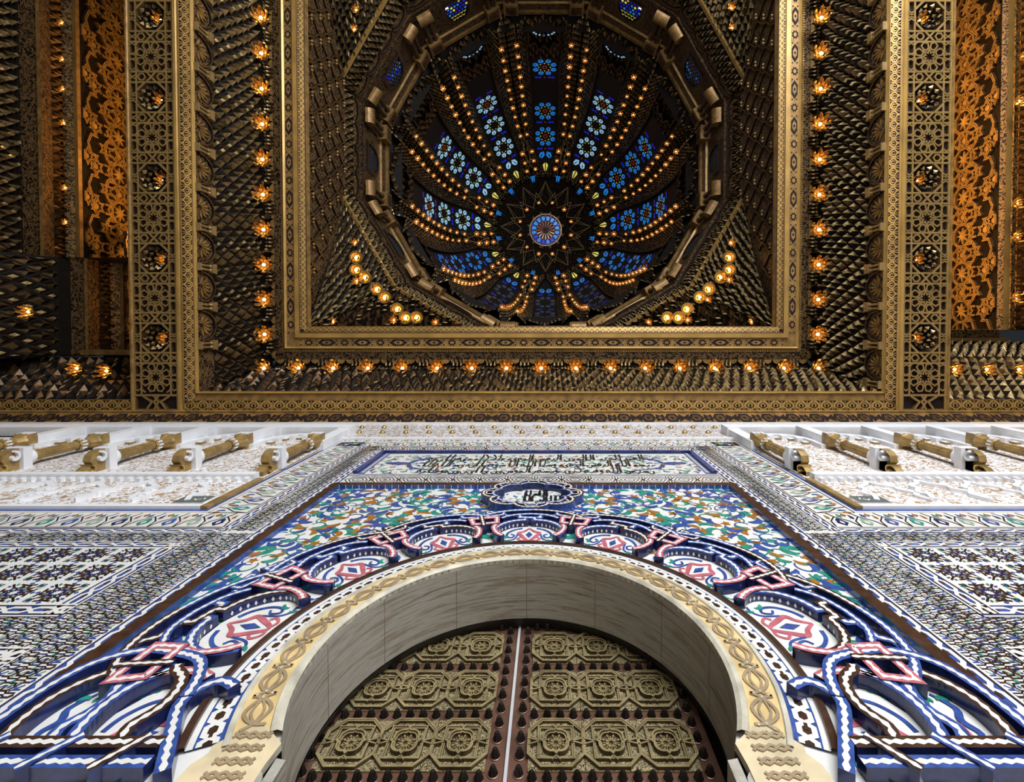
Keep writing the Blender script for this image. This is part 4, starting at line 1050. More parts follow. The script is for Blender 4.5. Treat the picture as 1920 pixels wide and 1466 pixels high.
for sg, sd in ((-1, 'left'), (1, 'right')):
    bx = 8.72
    bm = thing('lattice_beam', 'broad gilt beam of star and octagon openwork, %s of the central dome' % sd, 'beam', (sg * bx, -4, Z0), 'lattice beams')
    f = lambda u, v, h: (sg * (bx + u), v, Z0 - h)
    MODS = [.10 - 1.80 * k for k in range(7)]
    mb = MB(); top_ = 1.75
    for m in MODS:
        mb.fill([(-.50, m + .5), (.50, m + .5), (.50, top_), (-.50, top_)], -.05, f, 'dark_board'); top_ = m - .5
        oc_ = [(.305 / cos(pi / 8) * cos(pi / 8 + pi / 4 * i), m + .305 / cos(pi / 8) * sin(pi / 8 + pi / 4 * i)) for i in range(9)]
        sq_ = [(.5, m + .21), (.21, m + .5), (-.21, m + .5), (-.5, m + .21), (-.5, m - .21), (-.21, m - .5), (.21, m - .5), (.5, m - .21), (.5, m + .21)]
        mb.grid([[f(u, v, -.05) for u, v in oc_], [f(u, v, -.05) for u, v in sq_]], 'dark_board')
        for a in (-1, 1):
            for b in (-1, 1): mb.fill([(a * .5, m + b * .21), (a * .5, m + b * .5), (a * .21, m + b * .5)], -.05, f, 'dark_board')
    mb.fill([(-.50, -13), (.50, -13), (.50, top_), (-.50, top_)], -.05, f, 'dark_board')
    mb.build('backing_board', bm)
    mb = MB(); e = [0]
    def B(pts, w=.052, closed=False, hh=.0):
        e[0] = (e[0] + 1) % 40
        mb.ribbon(pts, w, -.05, .012 + hh + e[0] * .0002, f, 'gilt_bar', 'amber_cell', closed)
        mb.ribbon(pts, w * .30, 0, .0125 + hh + e[0] * .0002 + .003, f, 'gilt_plain', None, closed)
    for u in (-.495, .495): B([(u, -13), (u, 1.76)], .07)
    B([(-.5, 1.745), (.5, 1.745)], .06)
    for u in (-.335, .335): B([(u, -13), (u, 1.40)], .045)
    for m in MODS:
        Q = lambda pts, m=m: [(u, m + v) for u, v in pts]
        for v in (-.57, -.335, .335, .57): B(Q([(-.5, v), (.5, v)]), .045)
        for a in (-1, 1):
            for b in (-1, 1): B(Q([(a * .335, b * .14), (a * .14, b * .335)]), .05)
            for b in (-1, 1):
                B(Q([(a * .11, b * .335), (-a * .11, b * .57)]), .045)
                c = a * .215; vb = b * .452
                B(Q([(c - .085, vb), (c - .04, vb + .07), (c + .04, vb + .07), (c + .085, vb), (c + .04, vb - .07), (c - .04, vb - .07)]), .035, True)
                B(Q([(a * .335, vb - .06), (a * .415, vb), (a * .335, vb + .06)]), .03); B(Q([(a * .495, vb - .06), (a * .415, vb), (a * .495, vb + .06)]), .03)
            B(Q([(a * .335, -.12), (a * .415, -.06), (a * .495, -.12)]), .032); B(Q([(a * .335, .12), (a * .415, .06), (a * .495, .12)]), .032)
            B(Q([(a * .335, -.05), (a * .415, -.02), (a * .495, -.05)]), .026); B(Q([(a * .335, .05), (a * .415, .02), (a * .495, .05)]), .026)
        for m2 in ((m + .90,) if m != MODS[0] else (m + .90, m + .90)):
            Q2 = lambda pts: [(u, m2 + v) for u, v in pts]
            st = [((.17 if k % 2 == 0 else .085) * cos(pi * k / 8), (.17 if k % 2 == 0 else .085) * sin(pi * k / 8)) for k in range(16)]
            B(Q2(st), .034, True)
            for k in range(8):
                a = pi / 8 + k * pi / 4
                pt = [(r * cos(a + da), r * sin(a + da)) for r, da in ((.155, 0), (.20, .30), (.30, .26), (.34, 0), (.30, -.26), (.20, -.30))]
                B(Q2(pt), .034, True)
            for a in (-1, 1):
                for b in (-1, 1): B(Q2([(a * .335, b * .24), (a * .30, b * .30), (a * .24, b * .335)]), .035)
                B(Q2([(a * .335, -.10), (a * .415, -.05), (a * .495, -.10)]), .032); B(Q2([(a * .335, .10), (a * .415, .05), (a * .495, .10)]), .032)
                B(Q2([(a * .335, .02), (a * .415, .06), (a * .495, .02)]), .026); B(Q2([(a * .335, -.02), (a * .415, -.06), (a * .495, -.02)]), .026)
                B(Q2([(a * .335, .24), (a * .415, .30), (a * .495, .24)]), .03); B(Q2([(a * .335, -.24), (a * .415, -.30), (a * .495, -.24)]), .03)
    B([(-.30, 1.42), (-.10, 1.55), (-.22, 1.72)], .05); B([(.30, 1.42), (.10, 1.55), (.22, 1.72)], .05); B([(-.05, 1.42), (.05, 1.55), (-.05, 1.72)], .05); B([(.05, 1.42), (-.05, 1.55), (.05, 1.72)], .05); B([(-.5, 1.40), (.5, 1.40)], .05)
    mb.build('openwork', bm)
    mb = MB()                                   # mouldings and carved strip on the dome side, plain strip on the other
    f2 = lambda d, z: [(sg * d, -13, z), (sg * d, 1.76, z)]
    mb.grid([f2(8.22, Z0), f2(8.20, Z0 - .05), f2(8.14, Z0 - .05), f2(8.12, Z0 - .02), f2(8.06, Z0 - .02), f2(8.05, Z0 - .06)], 'gilt_plain'); mb.build('moulding', bm)
    mb = MB()
    mb.grid([f2(9.22, Z0), f2(9.24, Z0 - .04), f2(9.28, Z0 - .04), f2(9.30, Z0 + .1)], 'gilt_wood')
    mb.build('outer_strip', bm)
    for k, m in enumerate(MODS):                # octagonal coffers with small stalactite vaults
        if recess0 is None:
            recess0 = thing('octagon_coffer', 'x', 'coffer', (0, 0, 0), 'octagon coffers of the beams')
            mb = MB()
            OC = [(.30 * cos(pi / 8 + pi / 4 * i) / cos(pi / 8), .30 * sin(pi / 8 + pi / 4 * i) / cos(pi / 8)) for i in range(9)]
            mb.grid([[(u, v, -.008) for u, v in OC], [(u, v, .30) for u, v in OC]], 'amber_cell'); mb.poly([(u * 1.0, v, .30) for u, v in OC[:8]], 'dark_cell')
            mb.build('shaft', recess0, local=True)
            mb = MB(); rg = random.Random(9)
            for ri, (r, z, nn) in enumerate(((.25, .02, 10), (.19, .10, 9), (.13, .18, 7))):
                for i in range(nn):
                    a = 2 * pi * (i + .5 * ri) / nn
                    L = (r * cos(a - 2.6 / nn), r * sin(a - 2.6 / nn), z); R = (r * cos(a + 2.6 / nn), r * sin(a + 2.6 / nn), z)
                    Bq = (r * 1.1 * cos(a), r * 1.1 * sin(a), z - .05); Tq = (r * .8 * cos(a), r * .8 * sin(a), z + .10)
                    cell(mb, L, R, Bq, Tq, (-cos(a) * .6, -sin(a) * .6, -.8), .06, rg.choice((0, 1, 2)))
            mb.build('stalactite_ring', recess0, local=True)
            rc = recess0; rc.location = (sg * bx, m, Z0 + EYE)
        else: rc = dup(recess0, (sg * bx, m, Z0))
        rc['label'] = 'octagonal stalactite coffer in the %s lattice beam, %s' % (sd, ORD[k])
        put_lamp((sg * (bx - .10), m, Z0 + .20), 'small gilt lotus lamp inside the octagon of the %s beam, %s' % (sd, ORD[k]), 'lamps in the beam octagons', (0, sg * .35, 0), (.72, .72, .72))

# ---- central coffer
HC = 8.05
cf = thing('coffer_border', 'carved gilt leaf border around the big square stalactite coffer', 'border', (0, YC, Z0))
mb = MB(); sqring(mb, HC, Z0 - .05, HC - .20, Z0 + .02, 'dark_board', ('left', 'right', 'back')); sqring(mb, 8.30, Z0 - .03, HC - .06, Z0 + .02, 'dark_board', ('front',)); sqring(mb, HC - .06, Z0 + .02, HC - .26, Z0 + .05, 'gilt_wood', ('front',))
for s in ('left', 'right'):
    f = SIDES[s]; leafstrip(mb, lambda t, q, h, f=f: f(t - 8, HC - .10 + .10 * q, Z0 - .015 - .035 * q - h), 16.0, .105)
f = SIDES['front']; leafstrip(mb, lambda t, q, h: f(t - 8.1, 8.13 + .14 * q, Z0 - .005 - .025 * q - h), 16.2, .145)
mb.build('leaf_strip', cf)
mb = MB(); sqring(mb, HC - .20, Z0 + .02, HC - .22, Z0 - .01, 'gilt_plain'); sqring(mb, HC - .22, Z0 - .01, HC - .25, Z0 + .06, 'gilt_plain'); mb.build('inner_fillet', cf)
HB2 = HC - .24
rngc = random.Random(21)
for s in ('front', 'left', 'right', 'back'):
    f = SIDES[s]
    nm = {'front': 'near the wall', 'left': 'left of the dome', 'right': 'right of the dome', 'back': 'far side'}[s]
    t = thing('stalactite_cornice', 'dark and gilt stalactite cornice of the central coffer, %s' % nm, 'cornice', f(0, 7.6, 11.5), 'stalactite cornices of the coffer')
    if s != 'front':
        # arcade of carved arches on twin colonnettes
        mb = MB(); mb.grid([[f(-HB2, HB2, Z0 + .05), f(HB2, HB2, Z0 + .05)], [f(-HB2, HB2, 11.22), f(HB2, HB2, 11.22)]], 'carved_brown'); mb.build('arcade_ground', t)
        for i in range(-8, 9):
            x = i * .90 + .45
            if abs(x) > HB2: continue
            mb = MB(); mp = lambda u, v, h: f(u, HB2 - h, v)
            for o in (-.045, .045):
                mb.lathe([(.03, Z0 + .08), (.04, Z0 + .10), (.028, Z0 + .12), (.026, Z0 + .36), (.04, Z0 + .38), (.042, Z0 + .42)], 8, lambda a, b, c: f(x + o + a, HB2 - .06 + b, c), 'gilt_bar')
            mb.prism([(x - .10, Z0 + .42), (x + .10, Z0 + .42), (x + .12, Z0 + .56), (x - .12, Z0 + .56)], 0, .11, mp, 'gilt_bar'); mb.prism([(x - .09, Z0 + .04), (x + .09, Z0 + .04), (x + .09, Z0 + .08), (x - .09, Z0 + .08)], 0, .10, mp, 'gilt_bar')
            mb.build('twin_colonnette', t)
            mb = MB()
            xa = x + .45
            if abs(xa) < HB2 - .3:
                for k in range(7):
                    a = pi * (k + .5) / 7; leafp = [(xa + .05 * cos(a - .8), Z0 + .12 + .05 * sin(a - .8)), (xa + .17 * cos(a - .16), Z0 + .12 + .24 * sin(a - .16)), (xa + .26 * cos(a), Z0 + .12 + .36 * sin(a)), (xa + .17 * cos(a + .16), Z0 + .12 + .24 * sin(a + .16))]
                    mb.prism(leafp, 0, .03 + .004 * (k % 2), mp, 'gilt_wood', 'amber_cell')
                mb.ribbon(arc(xa, Z0 + .14, .34, .44, 0, 180, 12), .03, 0, .05, mp, 'amber_cell', 'dark_cell')
                mb.build('leaf_arch', t)
        zs = [(11.22, HB2 + .02), (11.6, 7.62), (12.0, 7.45), (12.30, 7.34)]
        kin = lambda i, j: (0, 0, 2, 1, 0, 2, 0, 1)[(i + (j // 2) * 0) % 8]
        nv = 9
    else:
        zs = [(Z0 + .06, HB2 + .05), (11.2, 7.80), (11.8, 7.62), (12.30, 7.44)]
        kin = None; nv = 8
    def S(u, v, zs=zs, f=f):
        k = min(len(zs) - 2, int(v * (len(zs) - 1))); q = v * (len(zs) - 1) - k
        z = zs[k][0] + (zs[k + 1][0] - zs[k][0]) * q; d = zs[k][1] + (zs[k + 1][1] - zs[k][1]) * q
        return f((2 * u - 1) * d, d, z)
    mb = MB(); muq(mb, S, 52 if s != 'front' else 62, nv, .17 if s != 'front' else .11, 1 if s in ('front', 'back') else -1, kin, rngc, g='gilt_lit_cell'); mb.build('stalactite_tiers', t)
    # deep niches with a lamp in each, then the scalloped drip edge
    mb = MB()
    top = 12.30; dd = 7.34 if s != 'front' else 7.44
    mb.grid([[f(-dd, dd, top), f(dd, dd, top)], [f(-dd + .05, dd + .02, 12.72), f(dd - .05, dd + .02, 12.72)], [f(-7.0, 7.0, 12.74), f(7.0, 7.0, 12.74)]], 'dark_cell')
    for i in range(-8, 8):
        x = i * .90 + .45
        for q in range(9):
            a = pi * q / 8; uu = x + .27 * cos(a); 
            cell(mb, f(uu - .06, dd - .03, 12.42 + .16 * sin(a)), f(uu + .06, dd - .03, 12.42 + .16 * sin(a)), f(uu, dd, 12.34 + .16 * sin(a)), f(uu, dd - .12, 12.54 + .14 * sin(a)), (0, 0, -1), .08, rngc.choice((0, 1, 2)))
        for q in (-1, 0, 1): cell(mb, f(x + q * .1 - .05, dd - .1, 12.6), f(x + q * .1 + .05, dd - .1, 12.6), f(x + q * .1, dd - .04, 12.52), f(x + q * .1, 7.1, 12.66), (0, 0, -1), .09, 1)
    mb.build('lamp_niche_row', t)
    if s == 'back': continue
    cnt = range(-8, 9) if s == 'front' else range(0, 12)
    for i in cnt:
        if s == 'front':
            p = f(i * .90, 7.40, 12.26); lb = 'gilt lotus lamp above the wall, ' + ('the middle one' if i == 0 else '%s from the middle to the %s' % (['', 'first', 'second', 'third', 'fourth', 'fifth', 'sixth', 'seventh', 'eighth'][abs(i)], 'left' if i < 0 else 'right'))
        else:
            p = ((-7.20 if s == 'left' else 7.20), .02 - i * .90 * 1.0, 12.26)
            lb = 'glowing gilt lotus lamp in the row %s of the dome, %s' % (s, ORD[i])
        tilt = {'front': (-.25, 0, 0), 'left': (0, -.3, 0), 'right': (0, .3, 0)}[s]
        put_lamp(p, lb, 'lotus lamps around the coffer', tilt, (1.05, 1.05, 1.05))
# ---- inner frame of the coffer
fr = thing('gilt_surround', 'square gilt frame under the dome with carved scallops, inlaid band and leaf strip', 'frame', (0, YC, 12.6))
ZF = 12.60
mb = MB(); sqring(mb, 7.20, ZF + .06, 6.96, ZF + .02, 'carved_brown')
for s in SIDES:
    f = SIDES[s]
    for i in range(-30, 31):
        x = i * .235; mb.poly([f(x + q[0], 7.18 + q[1], ZF + .055) for q in ((-.11, 0), (-.09, .07), (0, .12), (.09, .07), (.11, 0))], 'gilt_wood')
mb.build('scalloped_edge', fr)
mb = MB()
for s in SIDES:
    f = SIDES[s]
    for i in range(-110, 111):
        x = i * .0632; mb.poly([f(x - .022, 6.945, ZF - .005), f(x, 6.92, ZF - .012), f(x + .022, 6.945, ZF - .005), f(x, 6.97, ZF - .005)], 'gilt_bright')
sqring(mb, 6.96, ZF + .02, 6.90, ZF, 'gilt_wood'); mb.build('bead_row', fr)
mb = MB(); sqring(mb, 6.90, ZF, 6.87, ZF - .05, 'gilt_plain'); sqring(mb, 6.87, ZF - .05, 6.83, ZF - .01, 'gilt_plain'); sqring(mb, 6.83, ZF - .01, 6.55 + .06, ZF - .01, 'gilt_wood')
sqring(mb, 6.61, ZF - .01, 6.585, ZF - .06, 'gilt_plain'); sqring(mb, 6.585, ZF - .06, 6.47, ZF - .06, 'gilt_plain'); sqring(mb, 6.47, ZF - .06, 6.45, ZF - .02, 'amber_cell'); mb.build('moulding', fr)
mb = MB()
for s in SIDES:
    f = SIDES[s]; n = 14; per = 13.44 / n
    for i in range(-n // 2, n // 2 + 1):
        x = i * per
        def pc(pts, mt, k): mb.poly([f(x + u, 6.72 + v, ZF - .012 - k) for u, v in pts], mt)
        if abs(x) < 6.6:
            pc([(-.25, 0), (-.12, .085), (.12, .085), (.25, 0), (.12, -.085), (-.12, -.085)], 'dark_board', .001)
            pc([(-.14, 0), (-.06, .05), (.06, .05), (.14, 0), (.06, -.05), (-.06, -.05)], 'gilt_wood', .003); pc([(-.05, 0), (0, .03), (.05, 0), (0, -.03)], 'dark_board', .005)
        o = per / 2
        if abs(x + o) < 6.7:
            st = []
            for k in range(16): st.append((o + (.13 if k % 2 else .085) * cos(pi * k / 8 + pi / 16 * 0), (.10 if k % 2 else .07) * sin(pi * k / 8)))
            pc(st, 'dark_board', .001); pc([(o + .06 * cos(k * pi / 3), .045 * sin(k * pi / 3)) for k in range(6)], 'gilt_wood', .003)
        for q in (-1, 1):
            for v in (-.06, .06):
                c = per / 4 * q
                if abs(x + c) < 6.7: pc([(c + .025 * cos(k * pi / 3) + .02 * q, v + .02 * sin(k * pi / 3)) for k in range(6)], 'dark_board', .001)
mb.build('inlaid_band', fr)
mb = MB(); sqring(mb, 6.45, ZF - .02, 6.30, ZF + .04, 'dark_board'); sqring(mb, 6.30, ZF + .04, 6.28, ZF + .2, 'gilt_wood')
for s in ('left', 'right', 'front'):
    f = SIDES[s]; leafstrip(mb, lambda t, q, h, f=f: f(t - 6.36, 6.375 + .07 * q, ZF - .01 - .03 * q - h), 12.72, .075)
mb.build('leaf_strip', fr)
# ---- vine-carved walls under the dome
ZP = 15.75; AP = 6.75; HW = 6.62
for s, nm in (('left', 'left'), ('right', 'right'), ('front', 'wall'), ('back', 'far')):
    f = SIDES[s]
    t = thing('vine_panel', 'dark carved wooden panel of winding vines under the dome, %s side' % nm, 'panel', f(0, HW, 14), 'vine panels')
    mb = MB(); mb.grid([[f(-HW, HW, ZF + .1), f(HW, HW, ZF + .1)], [f(-HW, HW, ZP + .1), f(HW, HW, ZP + .1)]], 'carved_brown'); mb.build('ground', t)
    if s in ('left', 'right'):
        mp = lambda u, v, h: f(u, HW - h, v)
        mb = MB(); mb2 = MB()
        for i in range(-9, 10):
            for q in (0, 1):
                x = i * .72 + .36 * q
                pts = [(x + .17 * sin(2 * pi * (z / 1.05) + pi * q) * 1.0, ZF + .15 + z) for z in [k * .131 for k in range(24)]]
                pts = [(u, v) for u, v in pts if abs(u) < 1.78 + (ZP - v) * 1.5 + .2]
                if len(pts) > 3: mb.ribbon(pts, .05, 0, .05 + .004 * q, mp, 'amber_cell', 'dark_cell')
                for k in range(3):
                    z = ZF + .42 + k * 1.05 + .52 * q
                    if z < ZP and abs(x) < 1.78 + (ZP - z) * 1.5:
                        for o in (-.05, .05): mb2.lathe([(.045, .05), (.045, .07), (.03, .10), (.001, .11)], 6, lambda a, b, c: mp(x + .0 + o + a, z + b, c), 'gilt_wood')
        mb.build('vine_stems', t); mb2.build('boss_row', t)
# ---- stalactite pendentives in the corners
def v12(k, ap=AP): return (ap / cos(pi / 12) * cos(radians(15 + 30 * k)), ap / cos(pi / 12) * sin(radians(15 + 30 * k)))
def ray_px(px, py):
    x = (px - 1028.8) / 880.0; y = (py - 642.66) / 880.0; c, s = cos(.0197), sin(.0197)
    return (x, c * y + s, -s * y + c)
PEND = []
for ci, (sx, sy, nm) in enumerate(((-1, 1, 'front left'), (1, 1, 'front right'), (-1, -1, 'far left'), (1, -1, 'far right'))):
    C0 = (sx * (HW - .22), YC + sy * (HW - .22), ZF + .10)
    V = [(sx * v12(k)[0], YC + sy * v12(k)[1], ZP) for k in (0, 1, 2)]
    t = thing('pendentive', 'dark and gilt stalactite corner vault carrying the dome, %s corner' % nm, 'pendentive', C0, 'pendentives')
    for a, b in ((V[0], V[1]), (V[1], V[2])):
        def S(u, v, a=a, b=b):
            v = .03 + .97 * v
            p = tuple(a[i] + (b[i] - a[i]) * u for i in range(3))
            bulge = .35 * sin(pi * v)
            q = tuple(C0[i] + (p[i] - C0[i]) * v for i in range(3))
            return (q[0] + sx * .0, q[1], q[2] + bulge)
        fl = 1 if (sx * sy > 0) else -1
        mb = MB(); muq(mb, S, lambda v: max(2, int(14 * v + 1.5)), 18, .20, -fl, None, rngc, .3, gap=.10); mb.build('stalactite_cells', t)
    # plane of the two facets, for seating the lamps
    for a, b, reg in ((V[0], V[1], 0), (V[1], V[2], 1)):
        PEND.append((nm, C0, unitv(cross(sub(a, C0), sub(b, C0))), a, b))
def seat(px, py, nm):
    d = ray_px(px, py); best = None
    for n_, C0, n, a, b in PEND:
        if n_ != nm: continue
        o = (0.194, 0, 0)
        den = sum(d[i] * n[i] for i in range(3)); tt = sum((C0[i] - o[i]) * n[i] for i in range(3)) / den
        p = tuple(o[i] + d[i] * tt for i in range(3))
        m = ((a[0] + b[0]) / 2, (a[1] + b[1]) / 2)
        dd = hypot(p[0] - m[0], p[1] - m[1])
        if best is None or dd < best[0]: best = (dd, p)
    return best[1]
cup0 = thing('round_lamp', 'x', 'lamp', (0, 0, 0), 'round lamps')
mb = MB(); mb.lathe([(.05, .06), (.10, .04), (.13, -.02), (.15, -.10), (.20, -.10), (.21, -.05), (.19, .06)], 18, lambda x, y, z: (x, y, z), 'lamp_gilt'); mb.lathe([(.14, -.03), (.16, -.07), (.15, -.10)], 18, lambda x, y, z: (x, y, z), 'gilt_bright', flute=.1)
mb.build('ringed_cup', cup0, local=True)
mb = MB(); bulb_mesh(mb, .052, -.04); mb.build('bulb', cup0, local=True, smooth=True)
first = [True]
nth = ['first', 'second', 'third', 'fourth', 'fifth', 'sixth', 'seventh', 'eighth', 'ninth', 'tenth', 'eleventh']
RL = [(671, 484), (671, 507), (687, 521), (709, 543), (724, 558), (747, 580), (763, 596), (783, 596)]
PL = [(668, 456), (671, 527), (740, 600), (627, 603), (818, 604)]
RR = [(1364, 484), (1364, 507), (1348, 521), (1326, 543), (1309, 558), (1286, 580), (1270, 596), (1249, 596)]
PR = [(1369, 456), (1365, 525), (1325, 562), (1288, 600), (1407, 603), (1215, 604)]
for lst, nm, sd in ((RL, 'front left', 'left'), (RR, 'front right', 'right')):
    for i, (px, py) in enumerate(lst):
        p = seat(px, py, nm); p = (p[0], p[1], p[2] - .10)
        lb = 'ring-shaped glowing lamp, %s from the top of the curved row on the %s corner vault' % (nth[i], sd)
        if first[0]: first[0] = False; o = cup0; o.location = (p[0], p[1], p[2] + EYE); o['label'] = lb; o['group'] = 'ring lamps on the corner vaults'
        else: dup(cup0, p, None, lb, 'ring lamps on the corner vaults')
for lst, nm, sd in ((PL, 'front left', 'near left'), (PR, 'front right', 'near right'), ([(669, 22), (666, 58)], 'far left', 'far left'), ([(1369, 18), (1371, 55)], 'far right', 'far right')):
    for i, (px, py) in enumerate(lst):
        p = seat(px, py, nm); put_lamp((p[0], p[1], p[2] - .02), 'bare bulb in a small lotus on the %s corner vault, %s from the top' % (sd, nth[i]), 'lotus lamps on the corner vaults', (0, 0, 0), (.62, .62, .62))
# ================================================================ DOME
mat('dome_cell', (0.36, 0.22, 0.095), 0.38, metal=0.45, var=0.3, scale=9)
mat('dome_brown', (0.085, 0.048, 0.022), 0.45, metal=0.3, var=0.25, scale=9)
mat('dome_dark', (0.008, 0.005, 0.004), 0.6, var=0.2, scale=9, spec=.15)
mat('dome_gilt', (0.42, 0.25, 0.09), 0.36, metal=0.45, var=0.2, scale=5)
mat('line_gilt', (0.46, 0.31, 0.14), 0.35, metal=0.4, var=0.1)
mat('lead', (0.010, 0.009, 0.009), 0.6, var=0.1)
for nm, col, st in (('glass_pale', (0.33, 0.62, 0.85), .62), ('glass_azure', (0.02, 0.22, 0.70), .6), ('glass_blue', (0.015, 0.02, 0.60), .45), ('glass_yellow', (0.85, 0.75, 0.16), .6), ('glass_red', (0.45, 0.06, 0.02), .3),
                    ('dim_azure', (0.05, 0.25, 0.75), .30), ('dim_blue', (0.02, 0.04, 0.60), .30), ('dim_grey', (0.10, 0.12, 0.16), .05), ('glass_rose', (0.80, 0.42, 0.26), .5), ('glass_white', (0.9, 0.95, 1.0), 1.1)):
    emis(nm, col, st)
def fk(k, ap, u, z):          # point on the k-th face of a 12-gon: u along the face
    a = radians(30 * k); return (ap * cos(a) - u * sin(a), YC + ap * sin(a) + u * cos(a), z)
T15 = math.tan(radians(15))
def pring(mb, ap0, z0, ap1, z1, mt):
    for k in range(12):
        mb.poly([fk(k, ap0, -ap0 * T15, z0), fk(k, ap0, ap0 * T15, z0), fk(k, ap1, ap1 * T15, z1), fk(k, ap1, -ap1 * T15, z1)], mt)
dr = thing('dome_drum', 'twelve-sided dark carved drum with gilt ledge and mouldings carrying the dome', 'drum', (0, YC, ZP))
mb = MB(); pring(mb, 6.80, ZP - .12, 6.70, ZP - .16, 'gilt_plain'); pring(mb, 6.70, ZP - .16, 6.68, ZP - .04, 'gilt_plain'); pring(mb, 6.84, ZP + .02, 6.80, ZP - .12, 'gilt_wood'); mb.build('ledge', dr)
rngd = random.Random(31)
mb = MB()
for k in range(12):
    def S(u, v, k=k): ap = 6.70 - .10 * v; return fk(k, ap, (2 * u - 1) * ap * T15, ZP + .70 * v)
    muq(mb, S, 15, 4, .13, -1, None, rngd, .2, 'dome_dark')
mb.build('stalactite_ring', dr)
mb = MB(); pring(mb, 6.60, ZP + .70, 6.52, ZP + .92, 'carved_brown'); mb.build('scalloped_band', dr)
mb = MB()
for k in range(12):
    for i in range(4):
        c = -1.3 + i * .87
        pts = [(ap, c + .40 * cos(radians(a)), ZP + .70 + .16 * sin(radians(a))) for a in range(0, 181, 20) for ap in (6.46,)]
        P2 = [(c + .40 * cos(radians(a)), .74 + .15 * sin(radians(a))) for a in range(0, 181, 20)]
        mb.ribbon(P2, .06, 0, .06, lambda u, v, h, k=k: fk(k, 6.60 - h - (v - .7) * .4, u, ZP + v), 'dome_brown', 'dome_dark')
mb.build('scallop_molding', dr)
mb = MB(); pring(mb, 6.52, ZP + .92, 6.50, ZP + .88, 'gilt_wood'); pring(mb, 6.50, ZP + .88, 6.48, ZP + 1.0, 'dome_brown'); pring(mb, 6.48, ZP + 1.0, 6.40, ZP + 1.0, 'carved_dome'); pring(mb, 6.40, ZP + 1.0, 6.37, ZP + .95, 'gilt_wood'); mb.build('base_molding', dr)
ZW0, ZW1, AW = ZP + 1.0, 18.75, 6.40
mb = MB(); pring(mb, AW, ZW0, AW, ZW1, 'carved_dome'); mb.build('drum_wall', dr)
mb = MB(); pring(mb, AW, ZW1 - .30, AW - .08, ZW1 - .28, 'dome_gilt'); pring(mb, AW - .08, ZW1 - .28, AW - .12, ZW1, 'carved_dome'); pring(mb, AW - .12, ZW1, AW - .22, ZW1 - .02, 'dome_gilt'); pring(mb, AW - .22, ZW1 - .02, AW - .24, ZW1 + .1, 'dome_gilt'); pring(mb, AW + .3, ZW1 + .02, AW - .6, ZW1 + .6, 'dome_dark'); mb.build('top_molding', dr)
